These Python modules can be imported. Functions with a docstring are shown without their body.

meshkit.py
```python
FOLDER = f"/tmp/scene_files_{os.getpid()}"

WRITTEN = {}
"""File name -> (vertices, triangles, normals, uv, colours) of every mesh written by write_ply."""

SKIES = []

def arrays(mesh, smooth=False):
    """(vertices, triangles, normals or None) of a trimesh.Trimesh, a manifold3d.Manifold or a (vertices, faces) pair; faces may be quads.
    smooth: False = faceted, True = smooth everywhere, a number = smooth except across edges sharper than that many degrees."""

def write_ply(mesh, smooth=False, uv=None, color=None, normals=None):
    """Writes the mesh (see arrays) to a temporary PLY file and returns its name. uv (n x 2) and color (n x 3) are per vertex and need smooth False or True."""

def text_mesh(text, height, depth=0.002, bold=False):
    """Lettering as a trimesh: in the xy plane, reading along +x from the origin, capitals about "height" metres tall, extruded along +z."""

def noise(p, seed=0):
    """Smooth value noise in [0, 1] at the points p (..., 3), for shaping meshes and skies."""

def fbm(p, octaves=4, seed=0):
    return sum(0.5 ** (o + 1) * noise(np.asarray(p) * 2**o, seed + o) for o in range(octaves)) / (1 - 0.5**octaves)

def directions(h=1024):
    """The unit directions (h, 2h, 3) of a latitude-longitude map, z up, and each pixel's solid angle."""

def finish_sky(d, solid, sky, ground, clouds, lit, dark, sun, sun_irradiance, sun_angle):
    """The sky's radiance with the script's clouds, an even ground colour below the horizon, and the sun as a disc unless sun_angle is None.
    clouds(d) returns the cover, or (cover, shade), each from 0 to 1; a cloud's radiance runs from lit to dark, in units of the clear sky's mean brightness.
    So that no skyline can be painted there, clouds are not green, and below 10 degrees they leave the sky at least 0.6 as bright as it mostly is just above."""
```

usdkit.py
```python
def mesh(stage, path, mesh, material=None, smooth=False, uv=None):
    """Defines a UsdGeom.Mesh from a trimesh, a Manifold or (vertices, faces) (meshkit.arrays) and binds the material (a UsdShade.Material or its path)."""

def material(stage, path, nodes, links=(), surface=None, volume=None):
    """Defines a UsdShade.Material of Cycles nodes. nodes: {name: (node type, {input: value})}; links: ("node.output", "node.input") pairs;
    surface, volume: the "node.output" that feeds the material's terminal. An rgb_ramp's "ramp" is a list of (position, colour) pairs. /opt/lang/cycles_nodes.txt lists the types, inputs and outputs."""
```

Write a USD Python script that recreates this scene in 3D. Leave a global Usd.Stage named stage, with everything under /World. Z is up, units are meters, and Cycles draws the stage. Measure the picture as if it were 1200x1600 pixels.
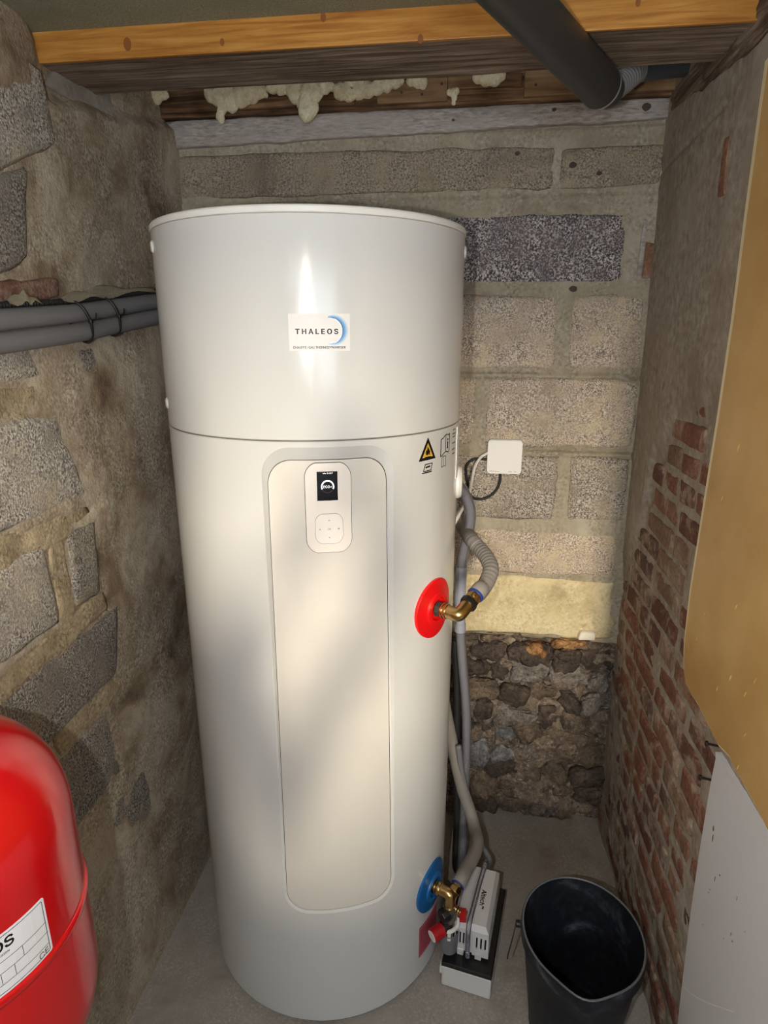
import math, random
import numpy as np, trimesh, manifold3d as m3, shapely
from shapely.geometry import Polygon, box as sbox
import usdkit, meshkit
from pxr import Usd, UsdGeom, UsdLux, UsdShade, Gf, Sdf, Vt

stage = Usd.Stage.CreateInMemory()
UsdGeom.SetStageUpAxis(stage, UsdGeom.Tokens.z); UsdGeom.SetStageMetersPerUnit(stage, 1.0)
W = UsdGeom.Xform.Define(stage, '/World'); stage.SetDefaultPrim(W.GetPrim())
rnd = random.Random(7); NR = np.random.default_rng(7)
# ------------------------------------------------------------------ camera
FPX, PITCH, YAW, CAMZ = 967.0, math.radians(16.4), math.radians(7.6), 1.566
FWD = np.array([-math.sin(YAW)*math.cos(PITCH), math.cos(YAW)*math.cos(PITCH), -math.sin(PITCH)])
RGT = np.array([math.cos(YAW), math.sin(YAW), 0.0]); UPV = np.cross(RGT, FWD)
CAM = np.array([0, 0, CAMZ])
cam = UsdGeom.Camera.Define(stage, '/World/camera')
mt = Gf.Matrix4d(*[float(x) for x in (*RGT, 0, *UPV, 0, *(-FWD), 0, *CAM, 1)])
cam.AddTransformOp().Set(mt)
cam.CreateHorizontalApertureAttr(24.0); cam.CreateVerticalApertureAttr(32.0)
cam.CreateFocalLengthAttr(24.0*FPX/1200); cam.CreateClippingRangeAttr(Gf.Vec2f(0.02, 100))
cam.CreateExposureAttr(0.0)
# ------------------------------------------------------------------ light
def ray(x, y): return FWD*FPX + RGT*(x-600) + UPV*(800-y)
def onx(x, y, X): d = ray(x, y); return CAM + d*(X/d[0])
def ony(x, y, Y): d = ray(x, y); return CAM + d*(Y/d[1])
def onz(x, y, Z): d = ray(x, y); return CAM + d*((Z-CAMZ)/d[2])

dome = UsdLux.DomeLight.Define(stage, '/World/sky')
dome.CreateColorAttr(Gf.Vec3f(0.72, 0.86, 1.0)); dome.CreateIntensityAttr(2.9)

def rect(name, loc, target, w, h, color, power):
    l = UsdLux.RectLight.Define(stage, '/World/'+name)
    l.CreateWidthAttr(w); l.CreateHeightAttr(h); l.CreateColorAttr(Gf.Vec3f(*color)); l.CreateIntensityAttr(power)
    z = np.array(loc, float)-np.array(target, float); z /= np.linalg.norm(z)
    x = np.cross([0, 0, 1], z); x /= np.linalg.norm(x); y = np.cross(z, x)
    UsdGeom.Xformable(l).AddTransformOp().Set(Gf.Matrix4d(*[float(v) for v in (*x, 0, *y, 0, *z, 0, *loc, 1)]))
    return l
# low sun, softened by a bright sunlit gap across the yard, seen through the upper half of the stable door
rect('sunlit_gap', (0.55, -4.2, 2.45), (0.0, 1.3, 0.9), 0.26, 0.8, (1.0, 0.88, 0.68), 450)
# the phone's own torch, a few centimetres left of the lens
tl = UsdLux.SphereLight.Define(stage, '/World/phone_torch')
tl.CreateRadiusAttr(0.006); tl.CreateColorAttr(Gf.Vec3f(1.0, 0.98, 0.96)); tl.CreateIntensityAttr(16500)
tl.AddTranslateOp().Set(Gf.Vec3d(-0.100, -0.03, 1.556))

# ------------------------------------------------------------------ naming helpers
USED, BASE = {}, {}
def numbered(parent, name):
    k = USED.get((parent, name), 0); USED[(parent, name)] = k+1
    return f'{parent}/{name}' if k == 0 else f'{parent}/{name}_{k:03d}'
def tag(p, label=None, cat=None, group=None, kind=None):
    for k, v in (('label', label), ('category', cat), ('group', group), ('kind', kind)):
        if v: p.SetCustomDataByKey(k, v)
def thing(name, label=None, cat=None, loc=(0, 0, 0), group=None, kind=None, parent='/World'):
    path = numbered(parent, name); x = UsdGeom.Xform.Define(stage, path)
    x.AddTranslateOp().Set(Gf.Vec3d(*map(float, loc))); BASE[path] = np.array(loc, float)
    tag(x.GetPrim(), label, cat, group, kind); return path
def M(name, mesh, mat, parent='/World', smooth=False, label=None, cat=None, group=None, kind=None):
    path = numbered(parent, name); off = np.zeros(3); q = parent
    while q != '/World' and q: off = off + BASE.get(q, 0); q = q.rsplit('/', 1)[0]
    v, f, n = meshkit.arrays(mesh, smooth)
    m = UsdGeom.Mesh.Define(stage, path); v = v-off
    m.CreatePointsAttr(Vt.Vec3fArray.FromNumpy(v.astype(np.float32)))
    m.CreateFaceVertexCountsAttr(Vt.IntArray.FromNumpy(np.full(len(f), 3, np.int32)))
    m.CreateFaceVertexIndicesAttr(Vt.IntArray.FromNumpy(f.astype(np.int32).ravel()))
    m.CreateSubdivisionSchemeAttr('none')
    if n is not None:
        m.CreateNormalsAttr(Vt.Vec3fArray.FromNumpy(n.astype(np.float32))); m.SetNormalsInterpolation('vertex')
    UsdShade.MaterialBindingAPI.Apply(m.GetPrim()).Bind(UsdShade.Material.Get(stage, mat))
    tag(m.GetPrim(), label, cat, group, kind); return path

# ------------------------------------------------------------------ materials
LK = '/World/Looks/'
def srgb(c):
    c = np.array(c, float)/255.0
    return tuple(np.where(c <= 0.04045, c/12.92, ((c+0.055)/1.055)**2.4))
def plain(name, rgb, rough=0.5, metal=0.0, coat=0.0, bump=0.0, bscale=60, spec=0.5, extra=None):
    n = {'p': ('principled_bsdf', {'base_color': srgb(rgb), 'roughness': rough, 'metallic': metal, 'coat_weight': coat, 'specular_ior_level': spec, **(extra or {})})}
    l = []
    if bump:
        n['g'] = ('geometry', {}); n['t'] = ('noise_texture', {'scale': bscale, 'detail': 4.0}); n['b'] = ('bump', {'strength': bump, 'distance': 0.002})
        l = [('g.position', 't.vector'), ('t.fac', 'b.height'), ('b.normal', 'p.normal')]
    usdkit.material(stage, LK+name, n, l, surface='p.BSDF'); return LK+name
def grainy(name, fine, stains, fscale=190, sscale=5, stretch=(1, 1, 1), bump=0.6, bdist=0.004, rough=0.95, pos=(0.0, 0.0, 0.0), third=None, smix=0.5, fdetail=3.0, gain=1.0):
    """fine: ramp of speckle colours; stains: ramp of broad colours mixed over by noise."""
    srgb_ = lambda c: tuple(min(.88, x*gain) for x in srgb(c))
    n = {'g': ('geometry', {}), 'mp': ('mapping', {'scale': stretch, 'location': pos}),
         'f': ('noise_texture', {'scale': fscale, 'detail': fdetail, 'roughness': 0.65}),
         'fr': ('rgb_ramp', {'ramp': [(a, srgb_(c)) for a, c in fine]}),
         's': ('noise_texture', {'scale': sscale, 'detail': 6.0, 'roughness': 0.62, 'distortion': 0.6}),
         'sr': ('rgb_ramp', {'ramp': [(a, srgb_(c)) for a, c in stains]}),
         's2': ('noise_texture', {'scale': sscale*2.3, 'detail': 8.0, 'roughness': 0.7}),
         'mr': ('map_range', {'from_min': 0.42, 'from_max': 0.60, 'to_min': max(0.0, smix-0.38), 'to_max': min(1.0, smix+0.38), 'clamp': True}),
         'mx': ('mix_color', {'blend_type': 'mix'}),
         'hm': ('math', {'math_type': 'multiply_add', 'value2': 0.35}),
         'b': ('bump', {'strength': bump, 'distance': bdist}),
         'p': ('principled_bsdf', {'roughness': rough, 'specular_ior_level': 0.25})}
    l = [('g.position', 'mp.vector'), ('mp.vector', 'f.vector'), ('mp.vector', 's.vector'), ('mp.vector', 's2.vector'), ('f.fac', 'fr.fac'), ('s.fac', 'sr.fac'),
         ('s2.fac', 'mr.value'), ('mr.result', 'mx.fac'), ('fr.color', 'mx.a'), ('sr.color', 'mx.b'), ('mx.result', 'p.base_color'),
         ('s2.fac', 'hm.value1'), ('f.fac', 'hm.value3'), ('hm.value', 'b.height'), ('b.normal', 'p.normal')]
    usdkit.material(stage, LK+name, n, l, surface='p.BSDF'); return LK+name

plaster_l = grainy('wall_plaster_left', gain=1.15, fine=[(.3, (92, 82, 72)), (.5, (158, 146, 128)), (.7, (204, 194, 176))], stains=[(.30, (84, 70, 58)), (.42, (130, 112, 92)), (.50, (160, 145, 125)), (.58, (180, 168, 150)), (.66, (150, 136, 118)), (.74, (118, 102, 86))], fscale=150, sscale=4.2, smix=.62, bump=.5)
block_l = [grainy('block_grey_a', gain=1.3, fine=[(.34, (74, 70, 66)), (.47, (140, 134, 127)), (.62, (196, 190, 180))], stains=[(.35, (120, 114, 106)), (.5, (150, 142, 130)), (.65, (176, 162, 132))], fscale=230, sscale=6, smix=.34, bump=0.65, bdist=.006),
           grainy('block_grey_b', gain=1.25, fine=[(.36, (64, 61, 58)), (.5, (122, 116, 110)), (.66, (176, 170, 160))], stains=[(.35, (100, 94, 88)), (.5, (128, 120, 110)), (.65, (150, 138, 114))], fscale=250, sscale=6, smix=.32, bump=0.65, bdist=.006),
           grainy('block_dark', gain=1.4, fine=[(.36, (46, 43, 44)), (.48, (96, 90, 90)), (.6, (188, 180, 174))], stains=[(.35, (84, 78, 80)), (.6, (110, 100, 98))], fscale=240, sscale=8, smix=.25, bump=0.65, bdist=.006)]
mortar_l = grainy('mortar_ochre', gain=1.0, fine=[(.3, (96, 84, 66)), (.5, (162, 147, 120)), (.7, (202, 189, 162))], stains=[(.3, (104, 89, 69)), (.5, (164, 147, 118)), (.7, (190, 175, 148))], fscale=150, sscale=12, smix=.5, bump=.7)
mortar_b = grainy('mortar_back', gain=1.0, fine=[(.3, (112, 103, 90)), (.5, (160, 149, 130)), (.7, (190, 181, 162))], stains=[(.3, (120, 108, 92)), (.5, (162, 150, 128)), (.7, (184, 175, 156))], fscale=110, sscale=6, smix=.6, bump=.5)
mortar_cream = grainy('mortar_cream', gain=1.05, fine=[(.3, (166, 148, 114)), (.5, (204, 188, 150)), (.7, (222, 210, 176))], stains=[(.3, (160, 140, 104)), (.5, (206, 190, 150)), (.7, (222, 210, 178))], fscale=110, sscale=7, smix=.6, bump=.45)
block_b = [grainy('block_back_a', gain=1.45, fine=[(.36, (98, 87, 78)), (.5, (166, 152, 138)), (.64, (206, 193, 178))], stains=[(.35, (146, 130, 112)), (.5, (172, 156, 136)), (.65, (190, 172, 142))], fscale=260, sscale=7, smix=.36, bump=1.0, bdist=.005),
           grainy('block_back_b', gain=1.45, fine=[(.38, (76, 70, 64)), (.5, (146, 137, 126)), (.63, (194, 184, 170))], stains=[(.35, (126, 114, 100)), (.5, (150, 138, 122)), (.65, (168, 154, 130))], fscale=260, sscale=7, smix=.34, bump=1.0, bdist=.005),
           grainy('block_back_top', gain=1.3, fine=[(.36, (76, 68, 60)), (.5, (136, 124, 108)), (.64, (172, 160, 142))], stains=[(.35, (110, 98, 84)), (.5, (146, 132, 112)), (.65, (160, 146, 124))], fscale=200, sscale=5, smix=.5, bump=1.0, bdist=.005)]
lintel_m = grainy('painted_lintel', gain=1.2, fine=[(.3, (120, 111, 103)), (.5, (158, 149, 141)), (.7, (184, 176, 168))], stains=[(.3, (100, 90, 82)), (.45, (150, 141, 134)), (.7, (172, 164, 158))], fscale=120, sscale=6, stretch=(.35, 1, 1.6), smix=.5, bump=.7)
rubble_m = grainy('rubble_base', gain=1.15, fine=[(.3, (44, 39, 37)), (.5, (106, 95, 86)), (.7, (172, 160, 146))], stains=[(.3, (50, 40, 36)), (.46, (106, 92, 80)), (.6, (132, 116, 100)), (.7, (170, 152, 130))], fscale=90, sscale=14, smix=.6, bump=1.0, bdist=.012)
stone_m = [grainy('stone_'+k, [(.3, tuple(int(x*.45) for x in c)), (.5, c), (.7, tuple(min(255, int(x*1.3)) for x in c))], [(.3, tuple(int(x*.55) for x in c)), (.5, c), (.7, tuple(min(255, int(x*1.2)) for x in d))], fscale=100, sscale=18, smix=.5, bump=1.0, bdist=.01)
           for k, c, d in (('grey', (122, 114, 108), (150, 140, 130)), ('brown', (104, 91, 79), (138, 120, 100)), ('blue', (112, 111, 112), (150, 150, 152)), ('orange', (150, 110, 72), (180, 146, 104)), ('dark', (78, 68, 62), (112, 96, 82)))]
plaster_r = grainy('wall_plaster_right', gain=1.08, fine=[(.3, (122, 111, 97)), (.5, (152, 141, 126)), (.7, (174, 165, 152))], stains=[(.3, (116, 102, 88)), (.5, (150, 138, 124)), (.7, (170, 162, 152))], fscale=60, sscale=3.5, stretch=(1, 1, .8), smix=.5, bump=.25, bdist=.003)
brick_m = [grainy('brick_'+k, [(.32, tuple(int(x*.7) for x in c)), (.5, c), (.68, tuple(min(255, int(x*1.18)) for x in c))], [(.36, tuple(int(x*.85) for x in c)), (.49, c), (.56, (166, 146, 126)), (.68, (182, 166, 146))], fscale=120, sscale=13, stretch=(1, 1, .8), smix=.56, bump=.8, bdist=.004)
           for k, c in (('red', (132, 90, 74)), ('dark_red', (110, 76, 66)), ('plum', (104, 82, 74)), ('orange', (140, 104, 84)), ('tan', (134, 108, 90)))]
floor_m = grainy('floor_concrete', [(.3, (146, 138, 128)), (.5, (158, 150, 141)), (.7, (182, 175, 167))], [(.3, (122, 112, 100)), (.5, (152, 144, 135)), (.7, (170, 164, 156))], fscale=160, sscale=4, smix=.55, bump=.25, bdist=.002, rough=.85)
ceil_m = grainy('ceiling_board', gain=1.6, fine=[(.3, (88, 86, 70)), (.5, (112, 110, 92)), (.7, (128, 126, 106))], stains=[(.3, (96, 94, 78)), (.7, (118, 116, 96))], fscale=260, sscale=3, smix=.4, bump=.3)
room_m = plain('room_render', (168, 162, 150), .95, bump=.4, bscale=40)

def wood(name, ramp, along='x', rough=.6, fs=7.0, bump=.5, coat=0.0, blotch=None):
    st = {'x': (.06, 1, 1), 'y': (1, .06, 1), 'z': (1, 1, .06)}[along]
    n = {'g': ('geometry', {}), 'mp': ('mapping', {'scale': st}), 'f': ('noise_texture', {'scale': fs*14, 'detail': 5.0, 'roughness': .6, 'distortion': .5}),
         'fr': ('rgb_ramp', {'ramp': [(a, srgb(c)) for a, c in ramp]}), 's': ('noise_texture', {'scale': 7.0, 'detail': 4.0}),
         'sr': ('rgb_ramp', {'ramp': blotch or [(.35, (.66, .62, .57)), (.6, (1, 1, 1))]}), 'mx': ('mix_color', {'blend_type': 'multiply', 'fac': 1.0}),
         'b': ('bump', {'strength': bump, 'distance': .003}), 'p': ('principled_bsdf', {'roughness': rough, 'coat_weight': coat, 'coat_roughness': .3, 'specular_ior_level': .3})}
    usdkit.material(stage, LK+name, n, [('g.position', 'mp.vector'), ('mp.vector', 'f.vector'), ('g.position', 's.vector'), ('f.fac', 'fr.fac'), ('s.fac', 'sr.fac'), ('fr.color', 'mx.a'), ('sr.color', 'mx.b'),
                    ('mx.result', 'p.base_color'), ('f.fac', 'b.height'), ('b.normal', 'p.normal')], surface='p.BSDF'); return LK+name
wood_orange = wood('stained_pine', [(.3, (156, 98, 36)), (.5, (188, 130, 58)), (.7, (208, 154, 80))], rough=.5, coat=.15, bump=.25, blotch=[(.3, (.82, .78, .72)), (.6, (1, 1, 1))])
wood_dark = wood('weathered_timber', [(.3, (84, 70, 58)), (.5, (132, 114, 97)), (.7, (168, 150, 132))], rough=.9, fs=6, bump=1.0)
wood_old = wood('worm_eaten_timber', [(.32, (54, 38, 27)), (.5, (116, 88, 63)), (.68, (164, 130, 96))], rough=.95, fs=5, bump=1.0, blotch=[(.38, (.45, .4, .36)), (.6, (1, 1, 1))])
wood_tan = wood('old_board', [(.3, (118, 90, 62)), (.5, (146, 116, 84)), (.7, (164, 134, 100))], rough=.85, fs=5, bump=.6)
wood_side = wood('wall_plate_timber', [(.32, (66, 52, 42)), (.5, (108, 90, 74)), (.68, (158, 142, 124))], along='y', rough=.95, fs=5, bump=1.0)
foam_m = grainy('cured_foam', [(.3, (206, 194, 160)), (.5, (226, 216, 186)), (.7, (236, 228, 204))], [(.3, (196, 178, 132)), (.6, (228, 218, 190))], fscale=160, sscale=20, smix=.4, bump=.6, bdist=.004, rough=.7)
enamel = plain('white_enamel', (210, 209, 205), .15, bump=0, spec=.36)
enamel_lid = plain('white_plastic_lid', (230, 227, 220), .35)
panel_m = plain('white_plastic_panel', (214, 209, 200), .4, spec=.35)
control_m = plain('control_plastic', (236, 228, 218), .4)
key_m = plain('key_plastic', (240, 233, 224), .38)
greymark = plain('grey_print', (176, 168, 160), .6)
gap_m = plain('dark_gap', (58, 52, 46), .8)
seam_m = plain('seam_grey', (158, 153, 144), .8); soft_gap = plain('soft_gap', (112, 106, 98), .8)
def emit(name, rgb, s, base=(10, 10, 12)):
    usdkit.material(stage, LK+name, {'p': ('principled_bsdf', {'base_color': srgb(base), 'roughness': .25, 'emission_color': srgb(rgb), 'emission_strength': s})}, surface='p.BSDF'); return LK+name
screen_m = emit('screen_glass', (20, 26, 32), .25)
glow_w = emit('screen_white', (255, 255, 255), 1.3); glow_p = emit('screen_pink', (120, 84, 100), .35)
sticker_m = plain('sticker_film', (228, 224, 220), .5, bump=.15, bscale=70, spec=.3)
ink = plain('black_ink', (16, 14, 14), .5); ink_soft = plain('faded_ink', (96, 90, 82), .6)
blues = [plain('logo_blue_%s' % k, c, .35) for k, c in (('deep', (58, 112, 172)), ('mid', (104, 152, 200)), ('pale', (150, 184, 214)), ('faint', (190, 208, 222)))]
logo_white = plain('logo_white', (244, 246, 248), .35)
warn_y = plain('warning_yellow', (214, 172, 60), .5); pinkl = plain('pink_notice', (186, 84, 96), .6, bump=.4, bscale=160)
red_pl = plain('red_collar_plastic', (222, 12, 18), .4); blue_pl = plain('blue_collar_plastic', (10, 92, 156), .4)
brass = plain('brass', (206, 176, 118), .26, metal=1.0); chrome = plain('nickel', (150, 146, 136), .3, metal=1.0)
black_pl = plain('black_plastic', (22, 21, 21), .45); blackrub = plain('black_rubber', (28, 27, 27), .6)
red_cap = plain('red_cap_plastic', (176, 16, 26), .4); white_pl = plain('white_plastic', (226, 222, 216), .45)
grey_pvc = plain('grey_pvc', (112, 112, 116), .5); grey_dark = plain('dark_grey_pvc', (62, 64, 66), .45)
hose_grey = plain('grey_hose_sleeve', (134, 128, 122), .65, bump=.3, bscale=40)
conduit_g = plain('grey_pipe_lagging', (116, 115, 118), .6, bump=.15, bscale=30)
blue_ring = plain('blue_ring_plastic', (34, 56, 138), .4)
black_pipe = plain('black_drain_pipe', (50, 49, 47), .42, bump=.2, bscale=50)
flex_grey = plain('flexible_coupling_grey', (122, 120, 118), .5)
bucket_m = grainy('bucket_black', [(.3, (20, 22, 26)), (.5, (27, 29, 34)), (.7, (38, 41, 48))], [(.42, (22, 24, 30)), (.54, (32, 35, 42)), (.68, (92, 98, 108))], fscale=60, sscale=9, smix=.4, bump=.35, bdist=.002, rough=.42)
bucket_rim = plain('bucket_rim_worn', (92, 95, 100), .3, bump=.3, bscale=120)
red_paint = plain('red_lacquer', (208, 12, 18), .2, coat=.5)
lab_w = plain('label_white', (240, 240, 242), .5)
wire_w = plain('white_cable', (222, 216, 206), .45)
metal_scr = plain('dark_screw', (42, 36, 30), .5, metal=.4)
pump_w = plain('pump_housing_white', (206, 202, 200), .4); tank_w = plain('pump_tank_white', (214, 211, 206), .42)
def ochre():
    n = {'g': ('geometry', {}), 's': ('noise_texture', {'scale': 9.0, 'detail': 5.0}), 'sr': ('rgb_ramp', {'ramp': [(.3, srgb((184, 144, 82))), (.55, srgb((196, 157, 95))), (.75, srgb((206, 170, 110)))]}),
         'v': ('noise_texture', {'scale': 55.0, 'detail': 3.0}), 'b': ('bump', {'strength': .25, 'distance': .002}), 'p': ('principled_bsdf', {'roughness': .38, 'specular_ior_level': .45})}
    usdkit.material(stage, LK+'ochre_gloss_paint', n, [('g.position', 's.vector'), ('g.position', 'v.vector'), ('s.fac', 'sr.fac'), ('sr.color', 'p.base_color'), ('v.fac', 'b.height'), ('b.normal', 'p.normal')], surface='p.BSDF')
    return LK+'ochre_gloss_paint'
ochre_m = ochre(); cream_edge = plain('cream_board_edge', (246, 230, 186), .5, bump=.4, bscale=70)
white_panel_m = plain('white_panel_paint', (220, 219, 221), .38, bump=.12, bscale=14)
scuff = plain('dark_scuff', (96, 90, 88), .7)
def clear(name, tint, fac, dcol=(.42, .42, .46)):
    usdkit.material(stage, LK+name, {'f': ('fresnel', {'IOR': 1.45}), 't': ('transparent_bsdf', {'color': tint}), 'g': ('glossy_bsdf', {'roughness': .12, 'color': (.9, .9, .95)}), 'd': ('diffuse_bsdf', {'color': dcol}),
        'm0': ('mix_closure', {'fac': fac}), 'm': ('mix_closure', {})}, [('t.BSDF', 'm0.closure1'), ('d.BSDF', 'm0.closure2'), ('f.fac', 'm.fac'), ('m0.closure', 'm.closure1'), ('g.BSDF', 'm.closure2')], surface='m.closure'); return LK+name
clear_hose = clear('clear_pvc_hose', (.92, .92, .95), .22, (.6, .6, .64)); film = clear('clear_plastic_film', (.97, .96, .92), .35, (.74, .68, .5))

plaster_brick = grainy('brick_under_plaster', [(.3, (92, 62, 54)), (.5, (124, 88, 78)), (.7, (164, 140, 124))], [(.4, (110, 78, 68)), (.6, (150, 128, 110))], fscale=120, sscale=16, smix=.5, bump=.8)
# ------------------------------------------------------------------ mesh helpers
def cat(*ms): return trimesh.util.concatenate([m if isinstance(m, trimesh.Trimesh) else tm(m) for m in ms])
def tm(man): a = man.to_mesh(); return trimesh.Trimesh(a.vert_properties[:, :3], a.tri_verts, process=False)
def bx(lo, hi, b=0.0):
    lo, hi = np.array(lo, float), np.array(hi, float)
    if b <= 0: m = trimesh.creation.box(hi-lo); m.apply_translation((lo+hi)/2); return m
    pts = []
    for sx in (0, 1):
        for sy in (0, 1):
            for sz in (0, 1):
                c = np.array([hi[0] if sx else lo[0], hi[1] if sy else lo[1], hi[2] if sz else lo[2]]); s = np.array([1-2*sx, 1-2*sy, 1-2*sz])*b
                for k in range(3): o = s.copy(); o[k] = 0; pts.append(c+o)
                pts.append(c+s*.3)
    return trimesh.Trimesh(*_hull(np.array(pts)), process=False)
def _hull(p): a = m3.Manifold.hull_points(p.astype(np.float64)).to_mesh(); return a.vert_properties[:, :3], a.tri_verts
def rot_box(m, rz, c): m = m.copy(); m.apply_transform(trimesh.transformations.rotation_matrix(rz, [0, 0, 1], c)); return m
def spline(pts, n=10):
    p = np.array(pts, float)
    if len(p) < 3: return p
    q = np.vstack([2*p[0]-p[1], p, 2*p[-1]-p[-2]]); out = []
    for i in range(1, len(q)-2):
        a, b, c, d = q[i-1:i+3]
        for t in np.linspace(0, 1, n, endpoint=False):
            out.append(.5*((2*b)+(-a+c)*t+(2*a-5*b+4*c-d)*t*t+(-a+3*b-3*c+d)*t**3))
    return np.array(out+[p[-1]])
def tube(pts, r, sides=16, n=10, cap=True, smooth_path=True):
    p = spline(pts, n) if smooth_path else np.array(pts, float)
    r = np.broadcast_to(np.interp(np.linspace(0, 1, len(p)), np.linspace(0, 1, len(r)), r) if np.ndim(r) else r, (len(p),))
    t = np.gradient(p, axis=0); t /= np.linalg.norm(t, axis=1, keepdims=True)
    a = np.cross(t[0], [0, 0, 1.0]); a = a if np.linalg.norm(a) > .1 else np.cross(t[0], [1.0, 0, 0]); A = []
    for k in range(len(p)):
        a = a-t[k]*(a@t[k]); a /= np.linalg.norm(a); A.append(a.copy())
    A = np.array(A); B = np.cross(t, A); g = np.arange(sides)*2*np.pi/sides
    v = (p[:, None]+r[:, None, None]*(np.cos(g)[None, :, None]*A[:, None]+np.sin(g)[None, :, None]*B[:, None])).reshape(-1, 3); f = []
    for i in range(len(p)-1):
        for j in range(sides):
            k = (j+1) % sides; f += [[i*sides+j, i*sides+k, (i+1)*sides+k], [i*sides+j, (i+1)*sides+k, (i+1)*sides+j]]
    if cap:
        v = np.vstack([v, p[0], p[-1]]); e = (len(p)-1)*sides; c0 = len(v)-2
        for j in range(sides):
            k = (j+1) % sides; f += [[c0, k, j], [c0+1, e+j, e+k]]
    m = trimesh.Trimesh(v, f, process=False); m.fix_normals() if False else None
    return m
def lathe(prof, c, axis=(0, 0, 1), seg=48):
    """prof: (radius, height) pairs."""
    ax = np.array(axis, float); ax /= np.linalg.norm(ax)
    a = np.cross(ax, [0, 0, 1.0]); a = a/np.linalg.norm(a) if np.linalg.norm(a) > 1e-3 else np.array([1.0, 0, 0]); b = np.cross(ax, a)
    g = np.arange(seg)*2*np.pi/seg; v = []; f = []
    for r, h in prof: v.append(np.array(c)+ax*h+r*(np.cos(g)[:, None]*a+np.sin(g)[:, None]*b))
    v = np.vstack(v)
    for i in range(len(prof)-1):
        for j in range(seg):
            k = (j+1) % seg; f += [[i*seg+j, i*seg+k, (i+1)*seg+k], [i*seg+j, (i+1)*seg+k, (i+1)*seg+j]]
    m = trimesh.Trimesh(v, f, process=False); m.update_faces(m.nondegenerate_faces()); return m
def cyl(p, q, r, seg=24, b=0.0):
    p, q = np.array(p, float), np.array(q, float); L = np.linalg.norm(q-p); b = min(b, L/2.1, r*.9)
    pr = [(0, 0), (r, 0), (r, L), (0, L)] if b <= 0 else [(0, 0), (r-b, 0), (r-b*.3, b*.3), (r, b), (r, L-b), (r-b*.3, L-b*.3), (r-b, L), (0, L)]
    return lathe(pr, p, q-p, seg)
def grid_mesh(us, vs, fn):
    U, V = np.meshgrid(us, vs, indexing='ij'); P = fn(U.ravel(), V.ravel()); n, m = len(us), len(vs)
    i, j = np.meshgrid(np.arange(n-1), np.arange(m-1), indexing='ij'); a = (i*m+j).ravel()
    f = np.vstack([np.c_[a, a+m, a+m+1], np.c_[a, a+m+1, a+1]]); return trimesh.Trimesh(P, f, process=False)
def fb(x, y, z, s, o=4, seed=0): return meshkit.fbm(np.stack([np.asarray(x, float)*s, np.asarray(y, float)*s, np.broadcast_to(np.asarray(z, float)*s, np.shape(x))], -1), o, seed)-.5
def sstep(a, b, x): t = np.clip((x-a)/(b-a), 0, 1); return t*t*(3-2*t)
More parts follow.
